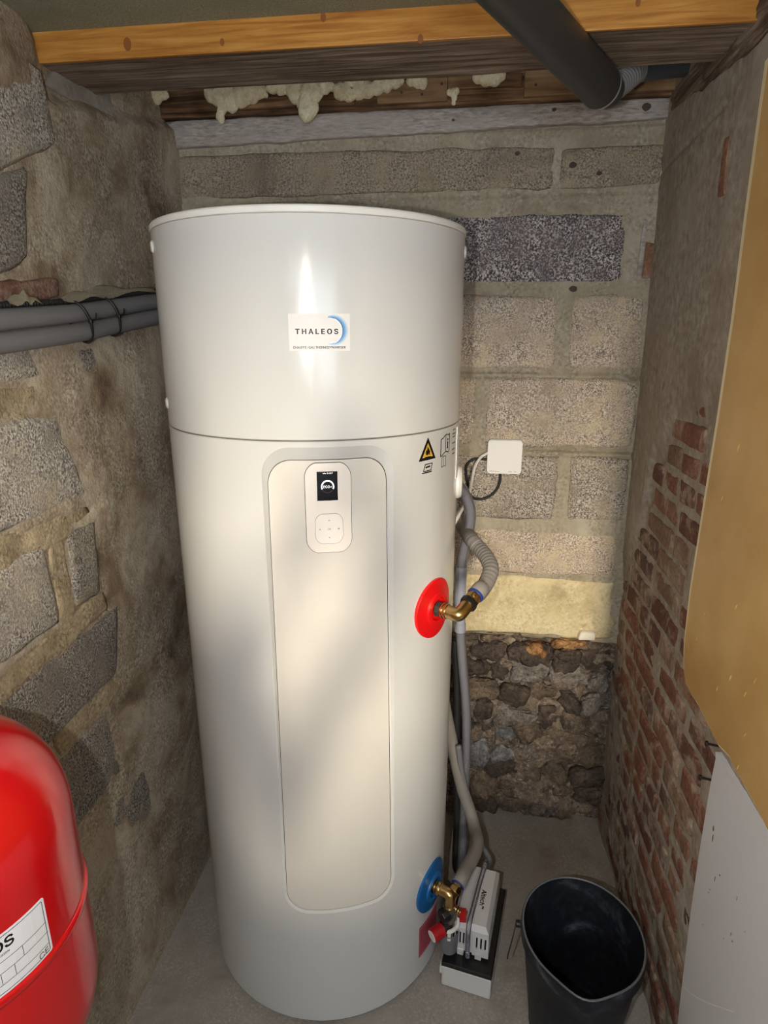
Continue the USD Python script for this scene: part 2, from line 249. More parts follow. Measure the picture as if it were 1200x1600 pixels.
# wall planes: (u, v, d) -> world, d = how far it stands into the room
def WL(u, v, d): return np.stack([-.744-.028*v+d, u, v], -1)
def WR(u, v, d): return np.stack([.483-.014*v-d, u, v], -1)
YB = 1.757
def WB(u, v, d): return np.stack([u, YB-d, v], -1)
def slab(quad, wm, d=.004, n=9, m=6, rough=.003, jit=.006, rnd_=.01, seed=0, back=.03, flip=False):
    """An uneven block face on a wall: quad = four (u, v) corners, ll, lr, ur, ul."""
    a = np.r_[0, .035, np.linspace(.12, .88, n), .965, 1]; b = np.r_[0, .06, np.linspace(.16, .84, m), .94, 1]
    q = np.array(quad, float); A, B = np.meshgrid(a, b, indexing='ij')
    uv = (1-A)[..., None]*(1-B)[..., None]*q[0]+A[..., None]*(1-B)[..., None]*q[1]+A[..., None]*B[..., None]*q[2]+(1-A)[..., None]*B[..., None]*q[3]
    U, V = uv[..., 0], uv[..., 1]; edge = np.maximum(np.abs(A-.5), np.abs(B-.5))*2; e = sstep(.6, 1, edge)
    U = U+e*jit*2*fb(U, V, seed*1.7, 14, 3, 3); V = V+e*jit*2*fb(U, V, seed*2.3+9, 14, 3, 5)
    corner = sstep(.78, 1, np.abs(A-.5)*2)*sstep(.78, 1, np.abs(B-.5)*2)*.6*rnd_
    c = q.mean(0); L = np.hypot(U-c[0], V-c[1])+1e-6; U -= corner*(U-c[0])/L; V -= corner*(V-c[1])/L
    D = d+rough*2*fb(U, V, seed, 18, 4, 1); ring = np.ones_like(A, bool); ring[1:-1, 1:-1] = False
    ring2 = np.ones_like(A, bool); ring2[2:-2, 2:-2] = False; D = np.where(ring, d-rnd_, np.where(ring2, D-rnd_*.25, D))
    N, Mm = A.shape; P = wm(U.ravel(), V.ravel(), D.ravel())
    i, j = np.meshgrid(np.arange(N-1), np.arange(Mm-1), indexing='ij'); k = (i*Mm+j).ravel()
    f = np.vstack([np.c_[k, k+Mm, k+Mm+1], np.c_[k, k+Mm+1, k+1]])
    loop = [(x, 0) for x in range(N)]+[(N-1, y) for y in range(1, Mm)]+[(x, Mm-1) for x in range(N-2, -1, -1)]+[(0, y) for y in range(Mm-2, 0, -1)]
    li = np.array([x*Mm+y for x, y in loop]); off = len(P)
    PB = wm(U.ravel()[li], V.ravel()[li], np.full(len(li), d-back)); P = np.vstack([P, PB]); nn = len(li); s = np.arange(nn); t = (s+1) % nn
    f = np.vstack([f, np.c_[li[s], off+s, off+t], np.c_[li[s], off+t, li[t]]])
    if flip: f = f[:, ::-1]
    return trimesh.Trimesh(P, f, process=False)
def flatpoly(poly, place, depth=0.0):
    """shapely polygon(s) -> thin solid or sheet mapped by place((n,3)) -> world."""
    ms = []
    for g in getattr(poly, 'geoms', [poly]):
        if g.is_empty or g.area < 1e-9: continue
        ms.append(trimesh.creation.extrude_polygon(g, depth or .0005, engine='earcut'))
    m = trimesh.util.concatenate(ms); m.vertices = place(m.vertices); return m
def rrect(x0, y0, x1, y1, r, n=8):
    return sbox(x0+r, y0+r, x1-r, y1-r).buffer(r, quad_segs=n)
def strips(poly, step):
    x0, y0, x1, y1 = poly.bounds; xs = np.arange(math.floor(x0/step)*step, x1+step, step); out = []
    for a in xs:
        g = poly.intersection(sbox(a, y0-1, a+step, y1+1))
        for h in getattr(g, 'geoms', [g]):
            if h.geom_type == 'Polygon' and h.area > 1e-10: out.append(h)
    return out

# ------------------------------------------------------------------ the setting
# floor
fl = grid_mesh(np.r_[-.95, -.80, np.linspace(-.78, .52, 90), .56, 1.8], np.r_[-1.2, np.linspace(-.2, .6, 12)[:-1], np.linspace(.6, 1.80, 90)],
               lambda u, v: np.stack([u, v, .003*fb(u, v, 0, 6, 4, 2)+.0012*fb(u, v, 1, 40, 3, 4)-.0015], -1))
M('floor', fl, floor_m, smooth=True, kind='structure')
M('ceiling', cat(bx((-1.0, -1.1, 2.092), (1.8, 1.258, 2.2)), bx((-1.0, 1.2, 2.25), (1.0, 1.95, 2.3))), ceil_m, kind='structure')

# left wall -------------------------------------------------------
wl = thing('wall_left', kind='structure')
def left_depth(u, v):
    big = .012*fb(u, v, 3, 3.0, 4, 11)+.006*fb(u, v, 5, 12, 4, 12)+.0025*fb(u, v, 7, 45, 3, 13)
    d = .004+big+.010*np.abs(fb(u, v, 9, 9, 4, 15))-.002+.008*sstep(1.15, 1.45, u)*(1+.6*np.sin(v*7+u*3))
    d = d+.018*np.exp(-((u-1.05)/.16)**2-((v-2.0)/.07)**2)                # plaster lump below the ceiling
    d = d-.026*sstep(1.18, 1.26, u+.05*fb(u, v, 2, 14, 3, 9))*sstep(1.97, 2.0, v+.02*fb(u, v, 2, 20, 3, 9)-.18*(u-1.25))   # set-back strip under the beam
    for (a, b, z0, z1, w, dep) in ((.6, 1.19, 1.205, 1.205, .012, .007), (.6, 1.21, .985, .985, .012, .008), (.6, 1.15, 1.445, 1.44, .012, .005), (.75, 1.12, .79, .79, .012, .005)):
        zz = z0+.010*fb(u, v*0, z0, 9, 3, 7); d = d-dep*np.exp(-((v-zz)/w)**2)*sstep(b+.02, b-.04, u)
    return d
us = np.r_[-.9, -.3, .2, .45, np.linspace(.6, 1.79, 200)]; vs = np.r_[-.02, np.linspace(.02, 2.26, 310)]
M('plaster', grid_mesh(us, vs, lambda u, v: WL(u, v, left_depth(u, v))), plaster_l, wl, smooth=True)
# mortar fillets, then blocks (u = y, v = z)
for q in ([(.72, 1.165), (1.17, 1.17), (1.15, 1.228), (.72, 1.225)], [(.74, .955), (1.16, .965), (1.15, 1.02), (.74, 1.01)], [(.80, 1.412), (1.06, 1.418), (1.05, 1.468), (.80, 1.468)], [(1.012, .985), (1.058, .98), (1.052, 1.2), (1.005, 1.2)], [(.93, .765), (1.17, .775), (1.12, .835), (.93, .83)]):
    M('mortar_joint', slab(q, WL, d=.0044, n=34, m=7, rough=.008, jit=.018, rnd_=.004, seed=len(USED), flip=False), mortar_l, wl, smooth=True)
LB = [([(.60, 1.235), (1.155, 1.235), (1.10, 1.415), (.60, 1.41)], 0), ([(.60, 1.015), (1.005, 1.02), (1.0, 1.185), (.60, 1.185)], 0), ([(1.058, 1.02), (1.13, 1.02), (1.16, 1.185), (1.062, 1.185)], 1),
      ([(.60, .80), (1.15, .82), (1.2, .965), (.60, .965)], 1), ([(.60, 1.475), (1.085, 1.48), (1.05, 1.57), (.60, 1.565)], 0), ([(.60, .58), (1.12, .59), (1.10, .765), (.60, .765)], 1),
      ([(1.15, .60), (1.42, .60), (1.44, .76), (1.18, .78)], 2), ([(1.19, 1.0), (1.35, 1.01), (1.36, 1.17), (1.20, 1.18)], 1), ([(1.12, 1.37), (1.3, 1.38), (1.28, 1.55), (1.12, 1.54)], 1),
      ([(1.28, .2), (1.50, .2), (1.48, .36), (1.28, .36)], 1), ([(.95, .38), (1.22, .38), (1.24, .56), (.95, .56)], 1)]
for i, (q, k) in enumerate(LB):
    d = .0095 if i < 4 else .007 if i in (4, 5) else .003
    M('block', slab(q, WL, d=d, rough=.003, jit=.010, rnd_=.008, seed=i+3, n=14, m=8), block_l[k], wl, smooth=True)

def on_left(px, py, d=.0):
    p = onx(px, py, -.79)
    for _ in range(4): p = onx(px, py, -.744-.028*p[2]+d)
    return p[1], p[2]
M('cement_patch', slab([on_left(66, 128, -.014), on_left(196, 210, -.014), on_left(205, 150, -.014), on_left(108, 98, -.014)], WL, d=-.0125, n=16, m=8, rough=.003, jit=.012, rnd_=.004, seed=31), grainy('smooth_cement', [(.3, (112, 105, 96)), (.6, (140, 133, 124))], [(.3, (112, 104, 94)), (.6, (144, 137, 128))], fscale=60, sscale=5, bump=.25, gain=1.25), wl, smooth=True)
for q, k in (([(-90, 300), (88, 228), (62, 112), (-90, 15)], 0), ([(-90, 480), (40, 408), (36, 258), (-90, 315)], 2)):
    M('block', slab([on_left(*p) for p in q], WL, d=.0125, rough=.004, jit=.014, rnd_=.008, seed=60+k, n=14, m=8), block_l[k//2], wl, smooth=True)
M('brick', slab([on_left(*p) for p in ((-60, 492), (88, 464), (84, 434), (-60, 440))], WL, d=.011, rough=.003, jit=.010, rnd_=.006, seed=64, n=8, m=4), plaster_brick, wl, smooth=True)

# back wall -------------------------------------------------------
wb = thing('wall_back', kind='structure')
def back_depth(u, v):
    d = .002+.004*fb(u, v, 2, 7, 4, 21)+.003*fb(u, v, 3, 30, 4, 22)
    rub = 1-sstep(.645, .672, v+.012*fb(u, v, 1, 12, 3, 3))
    d = d*(1-rub)+rub*(-.010+.070*fb(u, v, 1, 11, 5, 23)+.03*fb(u, v, 1, 40, 3, 24))
    for z in (1.662, 1.449, 1.236): d = d-.024*np.exp(-((v-z+.004-.010*fb(u, v*0, z, 8, 3, 4))/.0062)**2)*np.clip(.45+2.6*fb(u, 0*v, z*3, 7, 3, 8), 0, 1)
    d = d-.006*np.exp(-((v-1.896)/.006)**2)-.008*np.exp(-((v-2.043-.02*np.abs(u*.6)+.012*u)/.004)**2)
    return d
M('mortar', grid_mesh(np.linspace(-.86, .52, 270), np.linspace(.66, 2.09, 270), lambda u, v: WB(u, v, back_depth(u, v))), mortar_b, wb, smooth=True)
M('rubble_bed', grid_mesh(np.linspace(-.86, .52, 270), np.r_[-.02, np.linspace(.0, .66, 130)], lambda u, v: WB(u, v, back_depth(u, v))), rubble_m, wb, smooth=True)
BB = [([(-.80, 1.905), (.198, 1.905), (.196, 2.0), (-.80, 2.01)], 2), ([(.208, 1.905), (.45, 1.905), (.45, 1.995), (.204, 1.995)], 2),
      ([(-.78, 1.68), (-.44, 1.68), (-.44, 1.84), (-.78, 1.84)], 1), ([(-.42, 1.68), (.392, 1.683), (.38, 1.845), (-.42, 1.85)], 3), ([(-.30, 1.462), (.236, 1.462), (.232, 1.652), (-.30, 1.652)], 0), ([(.268, 1.462), (.455, 1.462), (.44, 1.652), (.262, 1.652)], 0),
      ([(.052, 1.25), (.452, 1.25), (.455, 1.44), (.052, 1.44)], 0), ([(-.45, 1.25), (.022, 1.25), (.022, 1.44), (-.45, 1.44)], 0), ([(-.2, 1.04), (.262, 1.036), (.262, 1.225), (-.2, 1.225)], 1), ([(.294, 1.036), (.45, 1.04), (.452, 1.225), (.292, 1.225)], 1),
      ([(-.05, .868), (.45, .872), (.45, 1.005), (-.05, 1.005)], 0), ([(-.78, 1.462), (-.33, 1.462), (-.33, 1.652), (-.78, 1.652)], 1)]
mats4 = block_b+[block_l[2]]
for i, (q, k) in enumerate(BB):
    M('block', slab(q, WB, d=.0056 if k != 2 else .0066, n=22, m=10, rough=.0016, jit=.008, rnd_=.005, seed=40+i), mats4[k], wb, smooth=True)
M('mortar_band', slab([(-.5, .668), (.462, .668), (.462, .862), (-.5, .862)], WB, d=.0065, n=50, m=12, rough=.0035, jit=.018, rnd_=.006, seed=77, back=.05), mortar_cream, wb, smooth=True)
M('mortar_chip', slab([(.352, .672), (.408, .672), (.404, .702), (.358, .70)], WB, d=.024, n=5, m=3, rough=.002, jit=.006, rnd_=.012, seed=78, back=.02), plain('white_plaster_chip', (224, 216, 200), .8), wb, smooth=True)
for q, c in (([(.415, 1.69), (.428, 1.69), (.428, 1.83), (.418, 1.835)], lintel_m), ([(.428, 1.69), (.455, 1.69), (.452, 1.775), (.43, 1.78)], brick_m[3])):
    M('infill', slab(q, WB, d=.005, n=4, m=6, rough=.002, jit=.004, rnd_=.004, seed=81), c, wb, smooth=True)
# painted lintel strip
def lint(u, v): return .016+.004*fb(u, v, 4, 12, 4, 31)+.002*fb(u, v, 4, 50, 3, 32)
M('lintel', slab([(-.82, 2.022), (.462, 2.048), (.462, 2.092), (-.82, 2.088)], WB, d=.018, n=60, m=6, rough=.0035, jit=.004, rnd_=.006, seed=90, back=.05), lintel_m, wb, smooth=True)
for (x, z, r) in ((.392, 2.07, .012), (.18, 2.073, .006), (-.06, 2.06, .004), (.235, 1.955, .010), (.30, 1.935, .007), (.10, 1.985, .007), (.26, 1.668, .011)):
    g = shapely.affinity.scale(Polygon([(math.cos(t)*(1+.3*rnd.random()), math.sin(t)*(1+.3*rnd.random())) for t in np.linspace(0, 6.28, 9)[:-1]]), r*.85, r*.62, origin=(0, 0))
    M('pit', flatpoly(g, lambda p, x=x, z=z: WB(p[:, 0]+x, p[:, 1]+z, p[:, 2]+(.0215 if z > 2.03 else .0085)), .0008), plain('pit_dark', (74, 64, 56), .95) if not stage.GetPrimAtPath(LK+'pit_dark') else LK+'pit_dark', wb)
# rubble footing stones
ns = 0
for row, z0 in enumerate(list(np.linspace(.03, .60, 9))+[.646]):
    x = -.12+rnd.uniform(-.04, .0)
    while x < .45:
        w = rnd.uniform(.05, .15); hh = rnd.uniform(.030, .046) if row < 9 else .016; xc = x+w/2; x += w*.96
        if xc > .46: break
        m = trimesh.creation.icosphere(3); p = m.vertices; k_ = rnd.uniform(.55, .8)
        p = np.sign(p)*np.abs(p)**k_; p = p*np.array([w/2*.98, .026, hh*.98]); th = rnd.uniform(-.25, .25)
        p = np.stack([p[:, 0]*math.cos(th)-p[:, 2]*math.sin(th), p[:, 1], p[:, 0]*math.sin(th)+p[:, 2]*math.cos(th)], -1)
        p = p+np.array([xc, YB+.016+rnd.uniform(-.012, .014), z0+rnd.uniform(-.014, .014)]); nrm = m.vertices
        disp = fb(p[:, 0], p[:, 2]+p[:, 1], ns*.37, 22, 4, 50+ns)*.055+fb(p[:, 0], p[:, 2]+p[:, 1], ns*.7, 70, 3, 80+ns)*.020
        p = p+nrm*disp[:, None]
        if row == 9: k = rnd.choice([3, 3, 1, 3])
        elif .20 < z0 < .40 and xc < .2: k = rnd.choice([2, 0, 0, 4])
        else: k = rnd.choice([0, 1, 4, 4, 1])
        M('stone', trimesh.Trimesh(p, m.faces, process=False), stone_m[k], wb, smooth=True); ns += 1

# right wall ------------------------------------------------------
wr = thing('wall_right', kind='structure')
def brickzone(u, v):
    """> 0 where the render has fallen off and bricks show."""
    top = np.interp(u, [1.2, 1.30, 1.45, 1.57, 1.62, 1.70, 1.757], [1.47, 1.45, 1.38, 1.27, 1.10, .99, .90])
    return top-v+.05*2*fb(u, v, 0, 9, 3, 61)
def right_depth(u, v):
    z = brickzone(u, v); t = sstep(.05, -.05, z)
    base = .003*2*fb(u, v, 1, 5, 3, 62)+(.0046*2*fb(u, v, 1, 24, 4, 63)+.0016*2*fb(u, v, 1, 70, 3, 64))*(1-.82*t)
    smear = .0030*sstep(.60, .2, v)*sstep(1.15, 1.4, u)+.003*sstep(1.55, 1.75, u)
    d = base+.010*t+smear*(1-t)-.0040*(1-t)
    d = d-.004*np.exp(-((v-(1.95+.06*(1.5-u)))/.004)**2)*(u > 1.35)
    return d
us = np.r_[.386, .7, np.linspace(.9, 1.79, 230)]; vs = np.r_[-.02, np.linspace(.0, 2.09, 420), 2.26]
m = grid_mesh(us, vs, lambda u, v: WR(u, v, right_depth(u, v))); m.invert()
M('plaster', m, plaster_r, wr, smooth=True)
CH = .0625; nb = 0
for c in range(24):
    z0 = .012+c*CH; u = 1.02+(.055 if c % 2 else -.052)+rnd.uniform(-.01, .01)
    while u < 1.76:
        L = .105 if rnd.random() < .35 else .205; a, b = u+.006, min(u+L-.006, 1.765); u += L
        uc, vc = (a+b)/2, z0+CH/2
        if b-a < .03 or (vc > .85 and b < 1.275) or b < 1.02: continue
        if float(brickzone(np.array([uc]), np.array([vc]))[0]) < -.07: continue
        s = 1+nb % 7; j = lambda: rnd.uniform(-.003, .003)
        q = [(a+j(), z0+.007+j()), (b+j(), z0+.007+j()), (b+j(), z0+CH-.007+j()), (a+j(), z0+CH-.007+j())]
        mm = slab(q, WR, d=.0008+rnd.uniform(-.0028, .0030), n=4, m=3, rough=.0022, jit=.008, rnd_=.008, seed=nb*1.31, flip=True, back=.03)
        M('brick', mm, brick_m[rnd.choice([0, 0, 1, 1, 2, 4, 0, 3])], wr, smooth=True); nb += 1
for q, k in (([(1.31, 1.80), (1.345, 1.80), (1.34, 1.905), (1.315, 1.905)], 3),):
    M('brick', slab(q, WR, d=.0125, n=4, m=4, rough=.002, jit=.006, rnd_=.006, seed=5, flip=True), brick_m[k], wr, smooth=True)

# room behind the camera: a stable door with its upper leaf open
M('wall_front', cat(bx((-1.0, -1.15, 0), (-.42, -.95, 2.1)), bx((.95, -1.15, 0), (1.8, -.95, 2.1)), bx((-.42, -1.15, 1.85), (.95, -.95, 2.1))), room_m, kind='structure')
d1 = thing('door_1', kind='structure', loc=(.265, -1.05, 0))
for k in range(6): M('plank', bx((-.42+k*.2285+.002, -1.07, .02), (-.42+(k+1)*.2285-.002, -1.04, 1.30), .003), wood_tan, d1)
M('ledge', bx((-.42, -1.04, 1.02), (.95, -1.015, 1.12), .003), wood_tan, d1); M('ledge', bx((-.42, -1.04, .15), (.95, -1.015, .25), .003), wood_tan, d1)
M('wall_side', cat(bx((.478, .38, 0), (1.8, .44, 2.1)), bx((1.72, -1.0, 0), (1.8, .44, 2.1))), room_m, kind='structure')

# ------------------------------------------------------------------ beam, timbers, foam
bm = thing('ceiling_beam', 'heavy ceiling beam with an orange stained face and dark weathered underside above the water heater', 'beam', (-.15, 1.25, 2.044))
def roughbox(lo, hi, amp, seed, nx=80):
    m = bx(lo, hi, .004); m = m.subdivide_to_size(.05); v = m.vertices.copy()
    for k in range(3): v[:, k] += amp*2*fb(m.vertices[:, 0]*.25, m.vertices[:, 1], m.vertices[:, 2], 40, 3, seed+k)
    return trimesh.Trimesh(v, m.faces, process=False)
M('timber', roughbox((-.86, 1.254, 2.046), (.52, 1.372, 2.19), .002, 1), wood_dark, bm, smooth=40)
M('timber', roughbox((-.86, 1.376, 2.050), (.52, 1.432, 2.19), .002, 4), wood_dark, bm, smooth=40)
M('stained_face', bx((-.86, 1.247, 2.043), (.52, 1.2545, 2.14), .0015), wood_orange, bm, label='orange stained smooth front face')
knot = plain('pine_knot', (134, 80, 32), .6)
for px, py, r in ((199, 69, .009), (347, 66, .005), (505, 27, .006), (657, 61, .006), (997, 4, .005), (865, 45, .004)):
    p = ony(px, py, 1.247); g = shapely.affinity.scale(shapely.Point(0, 0).buffer(1, 8), r*.8, r*1.2)
    M('knot', flatpoly(g, lambda q, p=p: np.stack([p[0]+q[:, 0], 1.2472-q[:, 2], p[2]+q[:, 1]], -1), .0006), knot, bm)
tb = thing('wall_plate', 'dark worm-eaten timber plate on top of the back wall behind the beam', 'timber', (-.15, 1.73, 2.09))
M('timber', roughbox((-.84, 1.722, 2.088), (.475, 1.80, 2.25), .004, 11), wood_old, tb, smooth=40)
for x0, x1, z0, z1, yf in ((-.245, -.075, 2.094, 2.142, 1.708), (.105, .452, 2.094, 2.150, 1.706)):
    M('board', bx((x0, yf, z0), (x1, 1.724, z1), .002), wood_tan, tb)
    for k in range(5):
        x = x0+(x1-x0)*(k+.5)/5+rnd.uniform(-.01, .01); z = z0+rnd.uniform(.015, .04)
        M('nail_hole', cyl((x, yf-.0008, z), (x, yf+.002, z), .0032, 10), gap_m, tb)
for x0, x1, z0, z1 in ((-.075, .10, 2.118, 2.146), (-.80, -.30, 2.096, 2.122), (-.28, .1, 2.15, 2.2)):
    M('split_slat', roughbox((x0, 1.712, z0), (x1, 1.724, z1), .002, 17), wood_old, tb, smooth=40)
sp = thing('side_plate', 'rough weathered timber running along the top of the right wall under the beam', 'timber', (.47, 1.5, 2.04))
def side_plate():
    pts = []
    for y, zb, zt in ((.95, 2.008, 2.088), (1.30, 2.010, 2.088), (1.55, 2.034, 2.086), (1.70, 2.050, 2.086)):
        for x in (.437, .52):
            pts += [(x+(.004 if x < .5 else 0), y, zb), (x, y, zt)]
    m = trimesh.Trimesh(*_hull(np.array(pts)), process=False).subdivide_to_size(.014); v = m.vertices.copy()
    v += np.stack([.008*2*fb(v[:, 0], v[:, 1]*.3, v[:, 2], 50, 3, 5), 0*v[:, 0], .009*2*fb(v[:, 0], v[:, 1]*.8, v[:, 2], 30, 3, 6)], -1)
    return trimesh.Trimesh(v, m.faces, process=False)
M('timber', side_plate(), wood_side, sp, smooth=50)
for a, b, w in (((1056, 140), (1062, 190), .006), ((1066, 135), (1070, 195), .007), ((1074, 140), (1078, 180), .006)):
    p, q = ony(*a, 1.69), ony(*b, 1.69); M('splinter', tube([p, (p+q)/2+[.002, .004, 0], q], [w, w*.8, .001], 6, 4), wood_old, sp, smooth=60)

def foam(circles, Y, label, grp=None):
    """circles: (px, py, radius px) in the plane y = Y; puffy cured foam."""
    ms = []
    for i, (x, y, r) in enumerate(circles):
        c = ony(x, y, Y); R = r*1.18/FPX*np.linalg.norm(c-CAM)*.95
        s = m3.Manifold.sphere(1.0, 20).scale((R, min(R*.8, .022), R*1.05)).translate(tuple(c)); ms.append(s)
    u = m3.Manifold.batch_boolean(ms, m3.OpType.Add).refine_to_length(.006); m = tm(u); m.merge_vertices()
    trimesh.smoothing.filter_taubin(m, iterations=6); v = m.vertices; n = m.vertex_normals
    m.vertices = v+n*(.0065*2*fb(v[:, 0], v[:, 1], v[:, 2], 55, 3, 3))[:, None]
    lo = m.bounds[0]; t = thing('foam_blob', label, 'foam', (m.bounds.mean(0)[0], Y, lo[2]), 'cured foam blobs above the lintel')
    M('foam', m, foam_m, t, smooth=True)
foam([(236, 149, 7), (247, 149, 8), (256, 148, 6), (246, 154, 6)], 1.70, 'small cured foam blob by the left wall corner under the beam')
foam([(331, 146, 9), (345, 150, 12), (360, 152, 13), (376, 149, 13), (392, 144, 11), (406, 143, 8), (350, 162, 9), (362, 163, 9), (347, 172, 6), (344, 181, 5), (345, 187, 3), (413, 148, 4), (372, 160, 6)], 1.70, 'wide ragged cured foam overflow left of the middle, dripping to a point')
foam([(425, 136, 7), (440, 137, 8), (455, 141, 8), (464, 146, 11), (480, 145, 14), (492, 141, 12), (506, 136, 8), (518, 135, 5), (478, 158, 12), (480, 170, 11), (479, 180, 8), (486, 168, 9)], 1.70, 'long rounded tongue of cured foam hanging lowest over the lintel')
foam([(532, 143, 9), (545, 142, 10), (560, 140, 10), (575, 140, 9), (590, 136, 9), (604, 132, 8), (618, 128, 7), (627, 126, 4), (548, 147, 8)], 1.70, 'long low roll of cured foam right of the hanging tongue')
foam([(643, 126, 6), (652, 126, 7), (660, 129, 6), (662, 134, 4)], 1.70, 'small foam scrap between the long roll and the right hand lump')
foam([(748, 120, 7), (760, 121, 9), (773, 121, 9), (783, 118, 6), (766, 126, 6)], 1.70, 'flat bottomed foam lump nearest the black pipe')
foam([(702, 144, 4), (708, 145, 5), (713, 142, 4), (710, 153, 4), (709, 160, 3)], 1.703, 'little hooked foam crumb stuck on the old board')

# black drain pipe and its coupling
A, B = np.array([.228, 1.385, 2.003]), np.array([.063, 1.108, 2.018]); dr = (A-B)/np.linalg.norm(A-B)
dp = thing('drain_pipe', 'black plastic drain pipe slanting under the beam with grey corrugated coupling', 'pipe', tuple(A))
M('pipe', cyl(A-dr*1.15+[0, 0, .024], A, .0365, 40, .003), black_pipe, dp, smooth=30)
rimr = lathe([(.0368, 0), (.0372, .002), (.0372, .004), (.0355, .005), (.0335, .003)], A-dr*.003, dr, 40); M('worn_rim', rimr, plain('worn_plastic_edge', (150, 146, 138), .6), dp, smooth=30)
E0 = A+dr*.008; E1 = A+dr*.020+np.array([.006, -.004, -.001]); E2 = ony(970, 130, 1.46); E3 = ony(996, 110, 1.55)
M('elbow', tube([A-dr*.01, E0, E1, E1*.7+E2*.3], [.033, .032, .028, .0225], 28, 8), black_pipe, dp, smooth=40)
pp = spline([E1*.75+E2*.25, E2, (E2+E3)/2+[0, -.004, 0], E3], 40); rr = .0215+.0024*np.sin(np.linspace(0, 2*np.pi*11, len(pp)))
M('flexible_coupling', tube(pp, rr, 28, smooth_path=False), flex_grey, dp, smooth=True)
M('outlet_pipe', tube([E3-[.012, .005, .004], ony(1040, 106, 1.60), ony(1130, 97, 1.66)], .0205, 24), plain('slate_pipe', (70, 74, 78), .45), dp, smooth=40)

# ------------------------------------------------------------------ the water heater
TC = np.array([-.326, 1.334]); TR = .31; TT = 1.754; TS = 1.382
def cy(s, z, r):       # s = angle (rad) from facing the -y side, positive to the right
    return np.stack([TC[0]+r*np.sin(s), TC[1]-r*np.cos(s), z], -1)
wh = thing('water_heater', 'tall white cylindrical heat pump water heater standing on the floor in the alcove', 'water heater', (TC[0], TC[1], 0))
seam = .0016
M('upper_casing', lathe([(TR-.012, TS+.001), (TR-.0015, TS+.0012), (TR, TS+.0026), (TR, TT-.0135), (TR-.001, TT-.0125), (TR-.006, TT-.0125)], (*TC, 0), seg=160), enamel, wh, smooth=25)
M('lid', lathe([(TR-.005, TT-.0125), (TR+.0005, TT-.0115), (TR+.0015, TT-.010), (TR+.0015, TT-.003), (TR, TT-.0005), (TR-.004, TT+.001), (TR-.05, TT+.003), (.05, TT+.006), (0, TT+.006)], (*TC, 0), seg=160), enamel_lid, wh, smooth=25)
M('casing_seam', lathe([(TR-.0035, TS-.004), (TR-.0035, TS+.004)], (*TC, 0), seg=120), soft_gap, wh, smooth=25)
M('lid_seam', lathe([(TR-.003, TT-.018), (TR-.003, TT-.008)], (*TC, 0), seg=120), seam_m, wh, smooth=25)
M('base_ring', lathe([(TR-.03, .002), (TR-.006, .002), (TR-.006, .02), (TR-.03, .02)], (*TC, 0), seg=120), gap_m, wh, smooth=25)
# the lower casing with a recess for the long front panel; the recess is deepest at the top
deg = math.radians
PA = dict(a0=deg(-5.2), a1=deg(39.4), z0=.335, z1=1.371)
def pd(z): return .0035+.011*np.clip((z-.35)/1.0, 0, 1)
def ring_rr(a0, z0, a1, z1, rad, n=14):
    rs = rad/TR; out = []
    for (ca, cz, t0) in ((a1-rs, z0+rad, -90), (a1-rs, z1-rad, 0), (a0+rs, z1-rad, 90), (a0+rs, z0+rad, 180)):
        for t in np.linspace(t0, t0+90, n): out.append((ca+rs*math.cos(deg(t)), cz+rad*math.sin(deg(t))))
    return np.array(out)
def dense(r, step=.02):
    out = []
    for k in range(len(r)):
        a, b = r[k], r[(k+1) % len(r)]; n = max(1, int(np.ceil(abs(a[0]-b[0])/step))); out += [a+(b-a)*t/n for t in range(n)]
    return np.array(out)
def taper(r):          # the panel is a little wider to the right at its foot
    r = r.copy(); t = np.clip((1.371-r[:, 1])/1.03, 0, 1); r[:, 0] = r[:, 0]+t*np.where(r[:, 0] > deg(17), deg(1.6), deg(-.6)); return r
outer = taper(dense(ring_rr(PA['a0'], PA['z0'], PA['a1'], PA['z1'], .052)))
inn = taper(dense(ring_rr(PA['a0']+deg(.9), PA['z0']+.006, PA['a1']-deg(1.15), PA['z1']-.024, .046)))
pan = taper(dense(ring_rr(PA['a0']+deg(1.12), PA['z0']+.0075, PA['a1']-deg(1.5), PA['z1']-.0255, .045)))
def cylpatch(poly, rf, step=deg(3)):
    ms = []
    for g in strips(poly, step):
        v, f = trimesh.creation.triangulate_polygon(g, engine='earcut'); ms.append(trimesh.Trimesh(v, f, process=False) if len(f) else None)
    ms = [m for m in ms if m is not None]
    for m in ms: m.vertices = np.c_[m.vertices[:, :2], np.zeros(len(m.vertices))] if m.vertices.shape[1] == 2 else m.vertices
    m = trimesh.util.concatenate(ms); v = np.array(m.vertices); f = np.array(m.faces)
    P = cy(v[:, 0], v[:, 1], rf(v[:, 1])); m = trimesh.Trimesh(P, f, process=False)
    nn = np.cross(P[f[:, 1]]-P[f[:, 0]], P[f[:, 2]]-P[f[:, 0]]); c = P[f].mean(1); out = c[:, :2]-TC
    fl = (nn[:, :2]*out).sum(1) < 0; f2 = f.copy(); f2[fl] = f2[fl][:, ::-1]; m = trimesh.Trimesh(P, f2, process=False); m.merge_vertices(digits_vertex=7); return m
